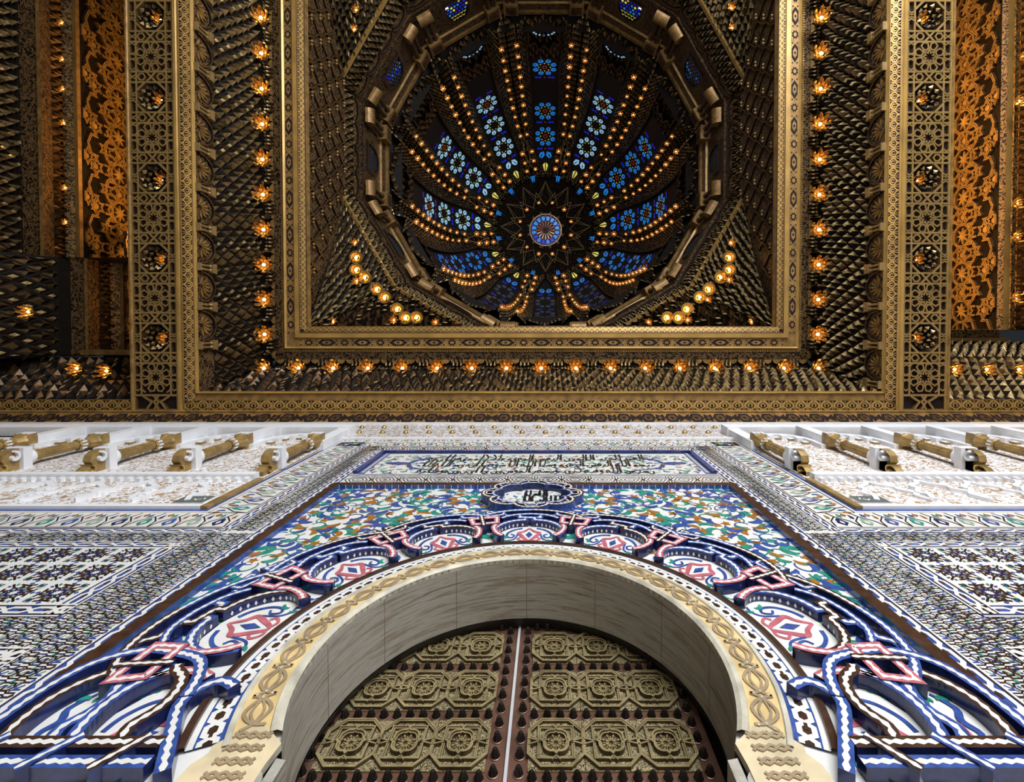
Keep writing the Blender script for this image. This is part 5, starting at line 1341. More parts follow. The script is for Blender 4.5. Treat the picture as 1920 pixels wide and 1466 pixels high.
# drum windows, brackets, twin columns
clock = dict(zip(range(0, 360, 30), ["three o'clock", "four o'clock", "five o'clock", "six o'clock", "seven o'clock", "eight o'clock", "nine o'clock", "ten o'clock", "eleven o'clock", "twelve o'clock", "one o'clock", "two o'clock"]))
for k in range(12):
    deg = 30 * k
    f = lambda u, v, h, k=k: fk(k, AW - h, u, v)
    bright = deg in (240, 300); mid = deg in (210, 330)
    z0 = 17.15
    shape = [(-.50, z0), (.50, z0)] + [(.50 * cos(radians(a)) if a < 1 else .50 * (cos(radians(a))), z0 + .42 + .62 * sin(radians(a)) ** .9) for a in range(0, 181, 12)]
    if deg != 90:
        t = thing('drum_window', 'small round-headed stained glass window in the dome drum at %s' % clock[deg], 'window', fk(k, AW, 0, 17.2), 'drum windows')
        mb = MB(); mb.ribbon(shape, .10, 0, .06, f, 'dome_brown', 'dome_dark', closed=True); mb.ribbon([(u * 1.12, z0 + (v - z0) * 1.08 - .03) for u, v in shape], .05, 0, .03, f, 'dome_gilt', 'dome_dark', closed=True); mb.build('frame', t)
        mb = MB(); mb.fill(shape, .012, f, 'lead')
        for i in range(7):
            for j in range(6):
                u, v = -.40 + .133 * i + (.06 if j % 2 else 0), z0 + .12 + j * .155
                if abs(u) > .43 * sqrt(max(0, 1 - ((v - z0 - .42) / .62) ** 2 if v > z0 + .42 else 1)): continue
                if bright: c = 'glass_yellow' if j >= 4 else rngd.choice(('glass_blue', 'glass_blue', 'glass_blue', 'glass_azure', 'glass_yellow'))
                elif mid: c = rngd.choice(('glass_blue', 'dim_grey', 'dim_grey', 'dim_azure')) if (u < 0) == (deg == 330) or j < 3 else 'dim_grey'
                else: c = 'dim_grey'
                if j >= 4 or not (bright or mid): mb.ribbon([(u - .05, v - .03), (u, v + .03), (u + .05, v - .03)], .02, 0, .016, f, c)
                else: mb.fill([(u + .048 * cos(a * pi / 3), v + .06 * sin(a * pi / 3)) for a in range(6)], .016, f, c)
        if bright:
            for s2 in (-1, 1): mb.fill([(s2 * .37 + (.10 if q % 2 else .05) * cos(q * pi / 4), z0 + .14 + (.10 if q % 2 else .05) * sin(q * pi / 4)) for q in range(8)], .018, f, 'glass_white')
        mb.build('stained_glass', t)
    for u in (-1.28, 1.28):
        lab = 'twin dark colonnettes with gilt barrel bracket on the drum, %s of %s' % ('clockwise' if u > 0 else 'counter-clockwise', clock[deg])
        t = thing('twin_colonnettes', lab, 'column', fk(k, AW, u, ZW0), 'twin colonnettes of the drum')
        mb = MB()
        rows = []
        for a in range(0, 181, 20):
            rows.append([fk(k, AW - .10 - .26 * sin(radians(a)) , u - .26, ZW0 + .02 + .22 * (1 - cos(radians(a)))), fk(k, AW - .10 - .26 * sin(radians(a)), u + .26, ZW0 + .02 + .22 * (1 - cos(radians(a))))])
        mb.grid(rows, 'gilt_wood')
        for e in (0, 1): mb.poly([r[e] for r in rows], 'gilt_wood')
        for q in range(-3, 4):
            mb.grid([[fk(k, AW - .105 - .262 * sin(radians(a)), u + q * .07 - .012, ZW0 + .02 + .222 * (1 - cos(radians(a)))) for a in range(30, 151, 20)], [fk(k, AW - .105 - .262 * sin(radians(a)), u + q * .07 + .012, ZW0 + .02 + .222 * (1 - cos(radians(a)))) for a in range(30, 151, 20)]], 'amber_cell')
        mb.build('barrel_bracket', t)
        for o in (-.11, .11):
            mb = MB(); mb.lathe([(.10, ZW0 + .46), (.075, ZW0 + .54), (.07, 18.0), (.10, 18.12), (.11, 18.2)], 8, lambda x, y, z: fk(k, AW - .16 + x, u + o + y, z), 'dome_brown'); mb.build('colonnette', t)
        mb = MB(); f3 = lambda a, b, h: fk(k, AW - h, u + a, b)
        mb.prism([(-.27, 18.2), (.27, 18.2), (.29, 18.75), (-.29, 18.75)], 0, .36, f3, 'dome_gilt', 'dome_gilt'); mb.prism([(-.20, 18.3), (.20, 18.3), (.20, 18.66), (-.20, 18.66)], .36, .375, f3, 'carved_dome'); mb.build('capital', t)
# dome profile: (radius, height)
PR_ = [(6.22, 18.8), (6.18, 20.0), (6.12, 21.3), (6.02, 22.6), (5.86, 23.9), (5.55, 25.2), (5.05, 26.3), (4.40, 27.2), (3.65, 27.95), (2.90, 28.55), (2.10, 29.05), (1.30, 29.45), (.95, 29.6)]
PD = spline(PR_, 5); NP = len(PD) - 1
LEN = [0]
for i in range(NP): LEN.append(LEN[-1] + hypot(PD[i + 1][0] - PD[i][0], PD[i + 1][1] - PD[i][1]))
TOT = LEN[-1]
def prof(s):
    d = s * TOT
    i = 0
    lo, hi = 0, NP
    while hi - lo > 1:
        m = (lo + hi) // 2
        if LEN[m] <= d: lo = m
        else: hi = m
    i = lo; t = (d - LEN[i]) / max(1e-9, LEN[i + 1] - LEN[i])
    R = PD[i][0] + (PD[i + 1][0] - PD[i][0]) * t; Z = PD[i][1] + (PD[i + 1][1] - PD[i][1]) * t
    dr_, dz = PD[i + 1][0] - PD[i][0], PD[i + 1][1] - PD[i][1]; l = hypot(dr_, dz)
    return R, Z, (-dz / l, dr_ / l)         # inward normal in (R, Z)
def s_at(R=None, Z=None):
    best = min(range(201), key=lambda i: abs((prof(i / 200)[0] - R) if R else (prof(i / 200)[1] - Z))); return best / 200
def DP(k, s, u, h):          # on the dome: face direction k (may be half steps), u along the tangent, h inward
    R, Z, n = prof(s); a = radians(30 * k); r = R + n[0] * h
    return (r * cos(a) - u * sin(a), YC + r * sin(a) + u * cos(a), Z + n[1] * h)
SW0, SWT, SR = s_at(Z=21.6), s_at(R=3.20), s_at(R=2.95)
SSH = s_at(R=4.25)
def wwid(s): return .66 if s < SSH else .66 * max(0, (SWT - s) / (SWT - SSH)) ** .8
S19 = 0.0
for k in range(12):
    deg = 30 * k
    t = thing('dome_window', 'long pointed stained glass strip of flower rosettes on the dome at %s' % clock[deg], 'window', DP(k, SW0, 0, 0), 'dome windows')
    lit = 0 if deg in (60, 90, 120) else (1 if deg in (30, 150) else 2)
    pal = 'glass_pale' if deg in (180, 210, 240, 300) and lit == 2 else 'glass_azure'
    # surface (strip) with dark leading, and the coloured panes
    n = 16
    L = (SWT - SW0) * TOT
    f = lambda u, v, h: DP(k, SW0 + v / TOT, u, h - .02)
    mb = MB()
    rows = [[f(-wwid(SW0 + L * i / n / TOT), L * i / n, 0), f(wwid(SW0 + L * i / n / TOT), L * i / n, 0)] for i in range(n + 1)]
    mb.grid(rows, 'lead')
    ros = [2.35, 3.95, 5.5] if deg != 270 else [.75, 3.9, 5.5]
    b2 = 'glass_blue' if lit == 2 else 'dim_blue'
    def petal(cu, cv, a, r0, r1, w, mt):
        c, s_ = cos(a), sin(a)
        P = [(r0, 0), (r0 + (r1 - r0) * .35, w), (r0 + (r1 - r0) * .8, w * .8), (r1, 0), (r0 + (r1 - r0) * .8, -w * .8), (r0 + (r1 - r0) * .35, -w)]
        mid = (r0 + (r1 - r0) * .5)
        # two halves and a heart, split by leading
        mb.fill([(cu + c * x - s_ * y, cv + s_ * x + c * y) for x, y in (P[0], P[1], P[2], (r1, w * .12), (mid, w * .12))], .012, f, mt)
        mb.fill([(cu + c * x - s_ * y, cv + s_ * x + c * y) for x, y in (P[0], (mid, -w * .12), (r1, -w * .12), P[4], P[5])], .012, f, mt)
        h_ = (r1 - r0)
        mb.fill([(cu + c * x - s_ * y, cv + s_ * x + c * y) for x, y in ((r0 + h_ * .42, 0), (r0 + h_ * .6, w * .3), (r0 + h_ * .78, 0), (r0 + h_ * .6, -w * .3))], .016, f, 'lead')
    for j, cv in enumerate(ros):
        for q in range(8):
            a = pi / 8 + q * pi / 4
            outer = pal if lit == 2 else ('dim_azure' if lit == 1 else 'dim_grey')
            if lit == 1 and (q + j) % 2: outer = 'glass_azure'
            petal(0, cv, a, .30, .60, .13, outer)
            if lit: mb.fill([(.27 * cos(a + pi / 8) + .035 * cos(x), cv + .27 * sin(a + pi / 8) + .035 * sin(x)) for x in (0, pi / 2, pi, 3 * pi / 2)], .012, f, 'glass_yellow' if lit == 2 else 'dim_grey')
        for q in range(6):
            a = q * pi / 3; mb.fill([(.10 * cos(a) + .045 * cos(x), cv + .10 * sin(a) + .045 * sin(x)) for x in (0, pi / 2, pi, 3 * pi / 2)], .012, f, 'glass_red' if (lit == 2 and pal == 'glass_azure') or j == 0 and lit else 'lead')
        for s2 in (-1, 1):
            for dv in (-.74, .74):
                if j == 0 or dv > 0:
                    for (x, y) in ((.40, 0), (.24, .0)): mb.fill([(s2 * x + .085 * cos(q2), cv + dv + .07 * sin(q2)) for q2 in [pi / 6 + z * pi / 3 for z in range(6)]], .012, f, b2)
            mb.fill([(.0 + .05 * cos(q2), cv + .74 + .05 * sin(q2)) for q2 in (0, pi / 2, pi, 3 * pi / 2)], .012, f, 'glass_red' if lit == 2 else 'lead')
    if True:
        vv = ros[-1] + 1.10
        for s2 in (-1, 1): petal(s2 * .20, vv + .0, pi / 2 - s2 * .5, -.22, .22, .15, pal if lit == 2 else 'dim_azure')
        if deg != 90:
            v3 = vv + .38
            mb.fill([(0, v3 + .75), (-.16, v3 + .22), (-.03, v3 + .08), (-.03, v3 + .5)], .012, f, 'glass_yellow'); mb.fill([(0, v3 + .75), (.16, v3 + .22), (.03, v3 + .08), (.03, v3 + .5)], .012, f, 'glass_yellow')
    mb.build('stained_glass', t)
    mb = MB()
    for s2 in (-1, 1):
        mb.grid([[f(s2 * wwid(SW0 + L * i / n / TOT), L * i / n, -.02) for i in range(n + 1)], [f(s2 * wwid(SW0 + L * i / n / TOT), L * i / n, .16) for i in range(n + 1)]], 'dome_dark')
        mb.grid([[f(s2 * wwid(SW0 + L * i / n / TOT), L * i / n, .16) for i in range(n + 1)], [f(s2 * (wwid(SW0 + L * i / n / TOT) + .05), L * i / n, .17) for i in range(n + 1)]], 'dome_brown')
    mb.build('frame', t)
    # two stalactite ribs in the sector to the next window
    for sgn, kk in ((1, k), (-1, k + 1)):
        cl = 'counter-clockwise' if sgn < 0 else 'clockwise'
        rb = thing('dome_rib', 'dark stalactite rib of the dome, just %s of the %s window strip' % ('clockwise' if sgn > 0 else 'counter-clockwise', clock[deg] if sgn > 0 else clock[(deg + 30) % 360]), 'rib', DP(kk, SW0, sgn * 1.0, 0), 'dome ribs')
        mb = MB()
        def geo(s):
            R = prof(s)[0]; mid = R * T15; w = wwid(s) + .05 if s > SW0 else .71
            w = min(w, mid - .06); return w, (w * .55 + mid * .45), mid
        def SA(u, v):
            s = v * SR; w, rg, m = geo(s); return DP(kk, s, sgn * (w + (rg - w) * u), .12 + .42 * u * min(1, (1 - v) * 3))
        def SB(u, v):
            s = v * SR; w, rg, m = geo(s)
            p = DP(kk, s, sgn * (rg + (m * (1 + 0) - rg) * u), (.12 + .42 * min(1, (1 - v) * 3)) * (1 - u) - .0 * u)
            return p
        NV = 62
        cells = lambda i, j: rngd.choice((0, 0, 1, 2))
        for SF in (SA, SB):
            for j in range(NV):
                m = 3 if j < NV * .72 else 2
                for i in range(m):
                    v0, v1 = j / NV, (j + 1) / NV; o = .5 if j % 2 else 0
                    ua, ub = max(0, (i - o) / m), min(1, (i + 1 - o) / m); um = (ua + ub) / 2; vm = (v0 + v1) / 2
                    Lq, Rq, Bq, Tq = SF(ua, vm), SF(ub, vm), SF(um, max(0, vm - .9 / NV)), SF(um, min(1, vm + .9 / NV))
                    R_, Z_, n_ = prof(vm * SR); a = radians(30 * kk); nn = unitv((n_[0] * cos(a), n_[0] * sin(a), n_[1] - .5))
                    big = vm * SR < SW0 * .9
                    cell(mb, Lq, Rq, Bq, Tq, nn, .12 if big else .085, rngd.choice((0, 0, 1, 2)), g='dome_cell' if rngd.random() < .45 else 'gilt_lit_cell', dk='dome_dark', am='dome_brown')  # paler gilt share paints cell bottoms as lit by the lamps
            mb.grid([[SF(i / 3, j / 20) for i in range(4)] for j in range(21)], 'dome_dark')
        mb.build('stalactite_cells', rb)
        # the slanting gilt line of the groove lozenge
        mb = MB()
        g0, g1, g2 = s_at(R=4.95), s_at(R=4.35), s_at(R=3.55)
        pts = []
        for s in (g0, g1, g2):
            w, rg, m = geo(s); pts.append((s, m - (.02 if s != g1 else .30)))
        for q in range(2):
            (sa, ua), (sb, ub) = pts[q], pts[q + 1]
            mb.grid([[DP(kk, sa, sgn * (ua - .02), .42), DP(kk, sb, sgn * (ub - .02), .42)], [DP(kk, sa, sgn * (ua + .02), .42), DP(kk, sb, sgn * (ub + .02), .42)]], 'line_gilt')
        mb.build('lozenge_line', rb)
    # stalactite pediment under each window strip
    pdm = thing('dome_arch', 'dark pointed stalactite arch at the foot of the %s window strip' % clock[deg], 'arch', DP(k, .03, 0, 0), 'arches at the foot of the dome')
    mb = MB()
    def SP_(u, v): s = v * SW0; return DP(k, s, (2 * u - 1) * .76, .05 + .25 * (1 - v) * abs(2 * u - 1))
    muq(mb, SP_, 5, 10, .12, -1, None, rngd, .2, 'dome_dark', g='dome_cell'); mb.build('stalactite_cells', pdm)
    mb = MB(); f5 = lambda u, v, h: DP(k, v / TOT, u, h)
    mb.ribbon([(-.66, .6), (-.66, 1.5), (-.40, 1.35), (-.22, 1.85), (0, 1.5), (.22, 1.85), (.40, 1.35), (.66, 1.5), (.66, .6)], .06, .1, .34, f5, 'dome_brown', 'dome_dark')
    mb.build('zigzag_edge', pdm)
    if deg in (270, 240, 300):
        g = thing('lunette', 'tiny blue stained glass lunette under the %s window strip' % clock[deg], 'window', DP(k, .08, 0, .1), 'lunettes')
        mb = MB()
        for q in range(7):
            a = pi * (q + .5) / 7; mb.fill([(.42 * cos(a) + .055 * cos(x), .62 + .22 * sin(a) + .06 * sin(x)) for x in (0, 1.57, 3.14, 4.71)], .36, f5, 'glass_pale' if q != 3 else 'glass_azure')
        mb.build('pane', g)
mb = MB(); pring(mb, 7.3, 18.2, 7.3, 24, 'dome_dark'); pring(mb, 7.3, 24, 6.0, 28.5, 'dome_dark'); pring(mb, 6.0, 28.5, .2, 31, 'dome_dark'); pring(mb, 7.3, 18.2, 6.35, 18.7, 'dome_dark')
struct(mb, 'roof', 'dark outer shell closing the dome', 'roof')
# crown of the dome
cr = thing('dome_apex', 'dark crown of the dome with thin gilt twelve-pointed star lines', 'dome', (0, YC, 28.8))
mb = MB()
for j in range(22):
    s0 = SR + (1 - SR) * j / 22; s1 = SR + (1 - SR) * (j + 1) / 22; sm = (s0 + s1) / 2
    R = prof(sm)[0]; n = max(24, int(2 * pi * R / .13))
    for i in range(n):
        a = 12 * (i + (.5 if j % 2 else 0)) / n; da = 12 / n
        P4 = (DP(a - da * .46, sm, 0, 0), DP(a + da * .46, sm, 0, 0), DP(a, s0, 0, 0), DP(a, s1, 0, 0))
        cell(mb, *P4, (0, 0, -1), .045, rngd.choice((0, 1, 2)), g='dome_cell' if rngd.random() < .35 else 'dome_brown', dk='dome_dark', am='dome_dark')
mb.grid([[DP(a / 4, SR + (1 - SR) * j / 6, 0, -.01) for a in range(49)] for j in range(7)], 'dome_dark')
mb.build('stalactite_field', cr)
mb = MB()
def star(R0, R1, off, h, w=.032):
    P_ = []
    for q in range(24):
        R = R0 if q % 2 == 0 else R1; P_.append((R * cos(radians(15 * q + off)), R * sin(radians(15 * q + off))))
    def Mx(u, v, hh):
        R = hypot(u, v); s = SR + (1 - SR) * max(0, min(1, (2.95 - R) / 2.0)); Z = prof(s)[1]
        return (u, YC + v, Z - h - hh)
    fine = []
    for i in range(24):
        a, b = P_[i], P_[(i + 1) % 24]
        for q in range(4): fine.append((a[0] + (b[0] - a[0]) * q / 4, a[1] + (b[1] - a[1]) * q / 4))
    mb.ribbon(fine, w, 0, .03, Mx, 'line_gilt', 'dome_brown', closed=True)
star(2.72, 1.92, 0, .10); star(2.20, 1.48, 15, .11); star(1.95, 2.75, 15, .12, .02) if False else None
star(2.72, 1.62, 0, .12, .022)
mb.build('star_lines', cr)
oc = thing('oculus_window', 'round blue and rose stained glass window at the very centre of the dome', 'window', (0, YC, 29.55), None)
mb = MB(); fo = lambda u, v, h: (u, YC + v, 29.55 - h)
mb.fill([(.95 * cos(a * pi / 18), .95 * sin(a * pi / 18)) for a in range(36)], 0, fo, 'lead')
for q in range(16):
    a = 2 * pi * q / 16
    def pt(r, d): return (r * cos(a + d), r * sin(a + d))
    mb.fill([pt(.22, -.05), pt(.54, -.075), pt(.60, 0), pt(.54, .075), pt(.22, .05)], .01, fo, 'glass_rose' if q in range(1, 8) else 'glass_red')
    b = a + pi / 16
    def pt2(r, d): return (r * cos(b + d), r * sin(b + d))
    up_ = sin(b) < .55
    mb.fill([pt2(.56, 0), pt2(.68, .15), pt2(.84, .13), pt2(.88, 0), pt2(.84, -.13), pt2(.68, -.15)], .01, fo, 'glass_azure' if q % 2 or up_ else 'glass_blue')
    mb.fill([pt(.80, 0), pt(.90, .07), pt(.94, 0), pt(.90, -.07)], .012, fo, 'glass_blue')
mb.build('stained_glass', oc)
mb = MB(); mb.ribbon([(.98 * cos(a * pi / 24), .98 * sin(a * pi / 24)) for a in range(48)], .07, -.05, .09, fo, 'dome_gilt', 'dome_brown', closed=True)
mb.ribbon([(.16 * cos(a * pi / 10), .16 * sin(a * pi / 10)) for a in range(20)], .03, 0, .04, fo, 'dome_brown', 'dome_brown', closed=True)
for q in range(12):
    a = radians(30 * q + 15); mb.prism([(1.02 * cos(a - .10), 1.02 * sin(a - .10)), (1.28 * cos(a), 1.28 * sin(a)), (1.02 * cos(a + .10), 1.02 * sin(a + .10))], 0, .04, fo, 'dome_brown')
mb.build('frame', oc)
for q in range(24):
    k = (q // 2) + (.5 - .07 if q % 2 else -.5 + .07) * .0 + (q % 2) * 0 + (.46 if q % 2 else -.46)
    s = s_at(R=2.98)
    lab = 'small blue teardrop pane near the dome crown, %s of %s' % ('clockwise' if q % 2 else 'counter-clockwise', clock[30 * (q // 2)])
    d = thing('teardrop_window', lab, 'window', DP(k, s, 0, .1), 'teardrop panes')
    mb = MB(); ft = lambda u, v, h: DP(k, s + v / TOT, u, .14 + h)
    mb.fill([(0, .26), (-.05, .06), (-.075, -.10), (0, -.18), (.075, -.10), (.05, .06)], .0, ft, 'dim_azure' if (30 * (q // 2)) in (60, 90, 120, 30, 150) else 'glass_azure'); mb.fill([(0, .06), (-.03, -.04), (0, -.10), (.03, -.04)], .006, ft, 'lead'); mb.build('pane', d)
# small lamps of the dome
dl0 = thing('dome_lamp', 'x', 'lamp', (0, 0, 0), 'lamps of the dome')
mb = MB(); lotus(mb, .125, 7, .12, 'lamp_gilt', False); mb.build('petal_cup', dl0, local=True)
mb = MB(); bulb_mesh(mb, .030, -.07, 'dome_bulb', 6); mb.build('bulb', dl0, local=True, smooth=True)
dl_used = [0]
def dome_lamp(p, label, group, sc=1.0):
    # left out where the coffer frame hides it from below
    yy = cos(.0197) * p[1] - sin(.0197) * p[2]; zz = sin(.0197) * p[1] + cos(.0197) * p[2]
    if 642.66 + 880 * yy / zz > 612: return
    if dl_used[0] == 0:
        o = dl0; o.location = (p[0], p[1], p[2] + EYE); o['label'] = label; o['group'] = group; o.scale = (sc, sc, sc)
    else: dup(dl0, p, None, label, group, (sc * rngd.uniform(.75, 1.1),) * 3)
    dl_used[0] += 1
for k in range(12):
    for sgn, kk in ((1, k), (-1, k + 1)):
        dg = (30 * kk) % 360
        for q in range(10):
            s = s_at(Z=19.9) + (s_at(R=5.0) - s_at(Z=19.9)) * q / 9.0
            R = prof(s)[0]; m = R * T15; w = min(wwid(s) + .05 if s > SW0 else .71, m - .06); rg = w * .55 + m * .45
            p = DP(kk, s, sgn * rg, .66)
            dome_lamp(p, 'small glowing lamp on the dome rib %s of the %s window strip' % ('clockwise' if sgn > 0 else 'counter-clockwise', clock[dg]), 'lamps %s of the %s strip' % ('clockwise' if sgn > 0 else 'counter-clockwise', clock[dg]))
    for da in (-4.0, 4.0):
        for R in (4.25, 3.85, 3.45):
            s = s_at(R=R); p = DP(k + .5 + da / 30 * (1 + (4.25 - R) * .15), s, 0, .34)
            dome_lamp(p, 'starry gilt lamp in the triple rows clockwise of the %s dome window' % clock[30 * k], 'triple lamps after the %s window strip' % clock[30 * k], 1.25)
    p = DP(k + .5, s_at(R=1.62), 0, .16)
    dome_lamp((1.62 * cos(radians(30 * k + 15)), YC + 1.62 * sin(radians(30 * k + 15)), 29.1), 'gilt star lamp ringing the oculus, just clockwise of %s' % clock[30 * k], 'ring of lamps round the oculus', 1.25)
# ================================================================ SIDE BAYS BEYOND THE BEAMS
mat('lattice_gilt', (0.55, 0.32, 0.09), 0.36, metal=0.35, var=0.2, scale=6)
def bx_(px, z): return (px - 1028.8) / 880.0 * z + .194
def interlace_wall(mb, M, u0, u1, w):
    """star-and-octagon strapwork; u along the wall, v 0..w up the slope"""
    mb.fill([(u0, 0), (u1, 0), (u1, w), (u0, w)], 0, M, 'dark_cell')
    per = 1.17; n = int((u1 - u0) / per) + 1; e = 0
    def B(pts, wd=.085, closed=False):
        nonlocal e; e = (e + 1) % 30
        mb.ribbon(pts, wd, 0, .07 + e * .0004, M, 'lattice_gilt', 'amber_cell', closed)
        mb.ribbon(pts, wd * .22, 0, .0735 + e * .0004, M, 'dark_cell', None, closed)
    for i in range(n):
        x = u0 + (i + .5) * per
        for row, (v, o) in enumerate(((w * .62, 0),)):
            oc = [(x + o + .36 * cos(pi / 8 + k * pi / 4), v + .36 * sin(pi / 8 + k * pi / 4)) for k in range(8)]; B(oc, .075, True)
            for k in range(8):
                a = k * pi / 4; mb.prism([(x + .08 * cos(a - .5), v + .08 * sin(a - .5)), (x + .26 * cos(a), v + .26 * sin(a)), (x + .08 * cos(a + .5), v + .08 * sin(a + .5)), (x, v)], 0, .05 + .003 * (k % 2), M, 'lattice_gilt')
            for k in range(8):
                a = k * pi / 4 + pi / 8
                p = (x + .36 * cos(a), v + .36 * sin(a)); q = (x + .62 * cos(a + .18), v + .62 * sin(a + .18)); q2 = (x + .62 * cos(a - .18), v + .62 * sin(a - .18))
                if 0 < q[1] < w and 0 < q2[1] < w: B([q, p, q2], .06)
        for (ox, v) in ((.0, w * .20), (.585, w * .36), (.585, w * .86), (.2, w * .05), (.585, w * .62)):
            st = [(x + ox + (.22 if k % 2 == 0 else .12) * cos(k * pi / 6), v + (.22 if k % 2 == 0 else .12) * sin(k * pi / 6)) for k in range(12)]
            if v - .22 < 0: st = [(a, max(.01, b)) for a, b in st]
            B(st, .055, True)
            mb.prism([(x + ox + .09 * cos(k * pi / 3), max(.01, v + .09 * sin(k * pi / 3))) for k in range(6)], 0, .045, M, 'lattice_gilt')
        for v in (w * .34, w * .06):
            B([(x - .585, v), (x - .30, v + .12), (x - .30, v + .30), (x, v + .10), (x + .30, v + .30), (x + .30, v + .12), (x + .585, v)], .07)
        B([(x - .585, w * .95), (x - .2, w * .82), (x, w * .95), (x + .2, w * .82), (x + .585, w * .95)], .06)
rngb = random.Random(77)
def bay_side(t, rows, y0, y1, nm):
    """rows of (px a, z a, px b, z b, finish): the bay's long stepped side seen from the doorway"""
    for ri, (pa, za, pb, zb, fin) in enumerate(rows):
        xa, xb = bx_(pa, za), bx_(pb, zb)
        fl = 1 if xa < 0 else -1
        def S(u, v): return (xa + (xb - xa) * v, y0 + (y1 - y0) * u, za + (zb - za) * v)
        mb = MB()
        if fin == 'muq':
            n = max(3, int(abs(y1 - y0) / .27)); muq(mb, S, n, 7, .16, -fl, lambda i, j: (0, 1, 2, 1, 0)[(i + j // 2) % 5], rngb, .2); mb.build('stalactite_tiers', t)
        elif fin == 'zig':
            n = max(3, int(abs(y1 - y0) / .22)); muq(mb, S, n, 3, .12, -fl, None, rngb, .2, g='amber_cell'); mb.build('stalactite_tiers', t)
        elif fin == 'lattice':
            w = hypot(xb - xa, zb - za); dx, dz = (xb - xa) / w, (zb - za) / w
            nx, nz = (dz * fl, -dx * fl)
            M = lambda u, v, h: (xa + dx * v + nx * h, y0 - u, za + dz * v + nz * h)
            interlace_wall(mb, M, 0, y0 - y1, w); mb.build('strapwork', t)
        else:
            mb.grid([[S(0, 0), S(1, 0)], [S(0, 1), S(1, 1)]], fin)
            if fin == 'carved_gilt_dim':
                pass
            mb.build({'gilt_wood': 'moulding', 'gilt_plain': 'moulding', 'dark_cell': 'shadow_gap'}.get(fin, 'carved_band'), t)
def bay_front(t, x0, x1, zs, yk, n):
    def S(u, v):
        k = min(len(zs) - 2, int(v * (len(zs) - 1))); q = v * (len(zs) - 1) - k
        z = zs[k] + (zs[k + 1] - zs[k]) * q; y = yk[k] + (yk[k + 1] - yk[k]) * q
        return (x0 + (x1 - x0) * u, y, z)
    mb = MB(); muq(mb, S, n, 7, .12, 1, None, rngb, .2); mb.build('stalactite_tiers', t)
def plate(t, name, mt, x0, x1, y0, y1, z, z2=None):
    mb = MB(); mb.grid([[(x0, y0, z), (x1, y0, z)], [(x0, y1, z if z2 is None else z2), (x1, y1, z if z2 is None else z2)]], mt); mb.build(name, t)
# left bay
t = thing('coffer_bay', 'deep side coffer left of the beam with amber-lit star strapwork and stalactite tiers', 'coffer', (-12, -4, 12))
up = [(-75, 10.80, 42, 12.2, 'muq'), (42, 12.2, 47, 12.25, 'dark_cell'), (47, 12.22, 79, 12.26, 'carved_brown'), (79, 12.2, 86, 12.2, 'gilt_wood'), (86, 12.28, 106, 12.8, 'carved_brown'), (104, 12.76, 128, 13.3, 'zig'), (126, 13.2, 146, 13.32, 'carved_gilt'), (146, 13.3, 153, 13.3, 'gilt_plain'), (153, 13.32, 160, 13.4, 'gilt_wood'), (160, 13.45, 262, 15.5, 'lattice')]
bay_side(t, up, -1.98, -12.5, 'left')
low = [(-75, 10.80, 112, 12.2, 'muq'), (112, 12.2, 134, 12.3, 'dark_cell'), (134, 12.25, 160, 12.3, 'carved_brown'), (160, 12.25, 166, 12.25, 'gilt_wood'), (166, 12.35, 192, 12.9, 'carved_brown'), (188, 12.8, 212, 13.2, 'zig'), (208, 13.1, 226, 13.2, 'carved_gilt'), (226, 13.2, 233, 13.2, 'gilt_wood'), (234, 13.3, 275, 14.6, 'lattice')]
bay_side(t, low, .60, -1.97, 'left')
plate(t, 'end_frame', 'carved_gilt', bx_(146, 13.3), -9.4, -1.99, -1.72, 13.30)
plate(t, 'end_frame', 'gilt_wood', bx_(146, 13.3), -9.4, -1.72, -1.64, 13.25)
plate(t, 'end_frame', 'gilt_wood', bx_(134, 12.3), -9.4, .42, .56, 12.28)
mb = MB(); mb.grid([[(-14.5, -1.97, 12.2), (-9.4, -1.97, 12.2)], [(-14.5, -1.97, 16), (-9.4, -1.97, 16)]], 'dark_cell'); mb.grid([[(-14.5, .57, 12.2), (-9.4, .57, 12.2)], [(-14.5, .57, 16), (-9.4, .57, 16)]], 'dark_cell'); mb.build('end_wall', t)
bay_front(t, -14.6, -9.42, (10.80, 11.3, 11.8, 12.25), (1.52, 1.25, 1.02, .62), 22)
mb = MB(); mb.grid([[(-13.5, 1.79, Z0 - .01), (-9.3, 1.79, Z0 - .01)], [(-13.5, 1.50, Z0 + .04), (-9.3, 1.50, Z0 + .04)]], 'dark_board'); leafstrip(mb, lambda t_, q, h: (-13.4 + t_, 1.645 + .14 * q, Z0 + .01 - .025 * q - h), 4.1, .145); mb.build('leaf_strip', t)
for i, (px, py) in enumerate(((150, 690), (205, 695), (62, 585))):
    z = 11.6 if i < 2 else 11.5
    put_lamp((bx_(px, z), ((py - 642.66) / 880 + .0197) * z, z - .02), ('dim amber lotus lamp in the left coffer, %s of the pair by the cornice' % ('left one', 'right one')[i]) if i < 2 else 'dim amber lotus lamp among the stalactites at the far left edge', 'lamps of the side coffers', (0, 0, 0), (.8, .8, .8))
for k, z in ((0, 13.05), (1, 13.05), (2, 13.05), (3, 13.05), (4, 13.05), (5, 13.05)):
    py = (57, 123, 177, 238, 357, 420)[k]
    y = ((py - 642.66) / 880 + .0197) * z
    put_lamp((bx_(129, z) + .12, y, z - .1), 'pinpoint bulb on the zigzag stalactites of the left side coffer, %s from the top' % nth[k], 'pinpoint bulbs of the left coffer', (0, 0, 0), (.4, .4, .4))
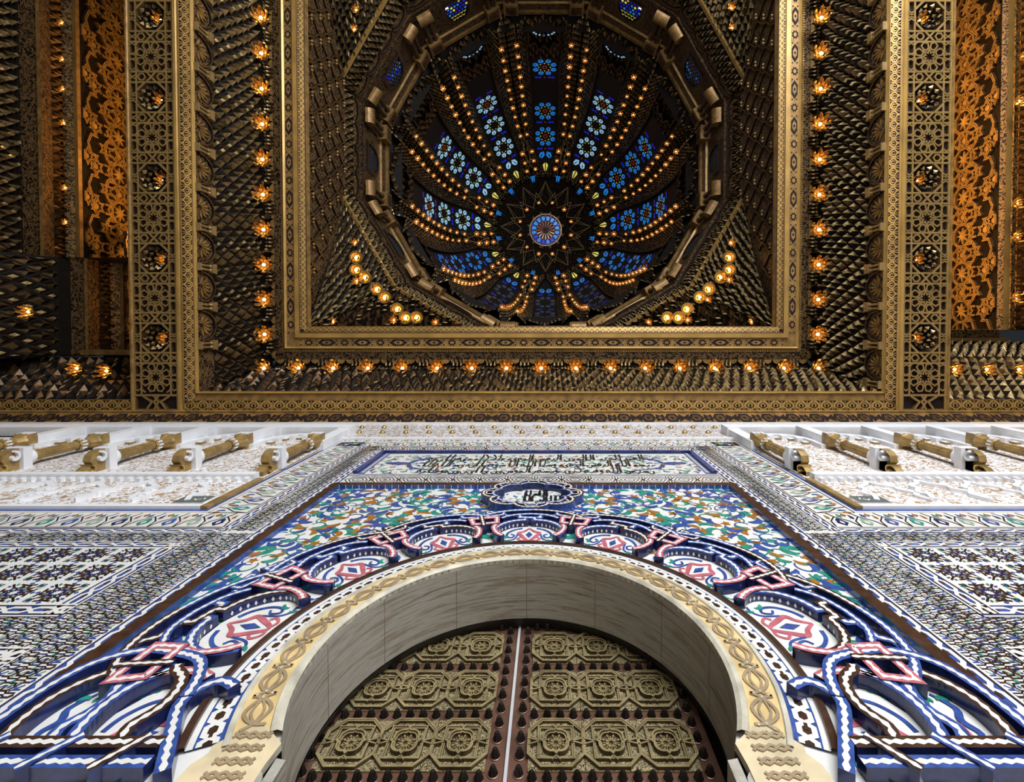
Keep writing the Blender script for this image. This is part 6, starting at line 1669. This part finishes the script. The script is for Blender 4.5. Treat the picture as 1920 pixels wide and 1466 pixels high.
# right bay
t = thing('coffer_bay', 'deep side coffer right of the beam with bright amber star strapwork', 'coffer', (12, -4, 12))
rr = [(1985, 11.5, 1925, 12.3, 'muq'), (1930, 12.3, 1903, 12.9, 'zig'), (1906, 12.85, 1891, 13.1, 'carved_gilt'), (1891, 13.05, 1880, 13.05, 'gilt_plain'), (1880, 13.1, 1868, 13.2, 'carved_gilt'), (1868, 13.3, 1770, 15.4, 'lattice')]
bay_side(t, rr, -.10, -12.5, 'right')
plate(t, 'end_frame', 'carved_gilt', bx_(1880, 13.05), 9.4, -.12, .12, 13.15); plate(t, 'end_frame', 'gilt_plain', bx_(1891, 13.05), 9.4, .12, .22, 13.05)
plate(t, 'end_frame', 'gilt_wood', bx_(1930, 12.9), 9.4, .52, .62, 12.6)
mb = MB(); mb.grid([[(14.5, -.10, 12.6), (9.4, -.10, 12.6)], [(14.5, -.10, 16), (9.4, -.10, 16)]], 'dark_cell'); mb.build('end_wall', t)
bay_front(t, 9.42, 14.6, (12.35, 12.6, 12.9, 13.05), (.62, .5, .35, .24), 20)
bay_front(t, 9.42, 14.6, (10.80, 11.3, 11.8, 12.25), (1.52, 1.25, 1.02, .62), 22)
mb = MB(); mb.grid([[(9.3, 1.79, Z0 - .01), (13.5, 1.79, Z0 - .01)], [(9.3, 1.50, Z0 + .04), (13.5, 1.50, Z0 + .04)]], 'dark_board'); leafstrip(mb, lambda t_, q, h: (9.3 + t_, 1.645 + .14 * q, Z0 + .01 - .025 * q - h), 4.1, .145); mb.build('leaf_strip', t)
for i, (px, py) in enumerate(((1785, 692), (1845, 692), (1905, 692))):
    z = 11.7
    put_lamp((bx_(px, z), ((py - 642.66) / 880 + .0197) * z, z - .02), 'amber lotus lamp by the cornice of the right side coffer, %s from the beam' % nth[i], 'lamps of the side coffers', (0, 0, 0), (.8, .8, .8))
for i, (px, py) in enumerate(((1896, 386), (1897, 448), (1897, 560), (1896, 200), (1905, 120))):
    z = 12.75
    put_lamp((bx_(px, z) - .1, ((py - 642.66) / 880 + .0197) * z, z - .1), 'glowing lotus lamp on the right edge stalactites by the amber strapwork, %s from the %s' % (('third', 'second', 'first', 'second', 'first')[i], 'wall' if i < 3 else 'top'), 'lamps on the right edge', (0, -.3, 0), (.75, .75, .75))
# dark roof closing the coffers above
mb = MB()
mb.box(-15, -9.4, -13, 2, 16.0, 16.1, 'dark_cell'); mb.box(9.4, 15, -13, 2, 16.0, 16.1, 'dark_cell')
mb.box(-9.28, -9.22, -13, 1.6, 10.72, 16, 'dark_cell'); mb.box(9.22, 9.28, -13, 1.6, 10.72, 16, 'dark_cell')
struct(mb, 'ceiling', 'dark timber roof closing the side coffers', 'ceiling')
for x, y, z, p in ((-11.2, -2.9, 14.3, 60), (-11.2, -5.3, 14.3, 45), (-11.2, -8, 14.5, 25), (-10.3, -.9, 13.6, 20), (11.0, -1.2, 14.2, 60), (11.0, -3.6, 14.2, 80), (11.0, -6.4, 14.3, 80), (11.0, -9, 14.3, 50)):
    point('strapwork_lamp', (x, y, z), p * 3.5, LAMP, .12)
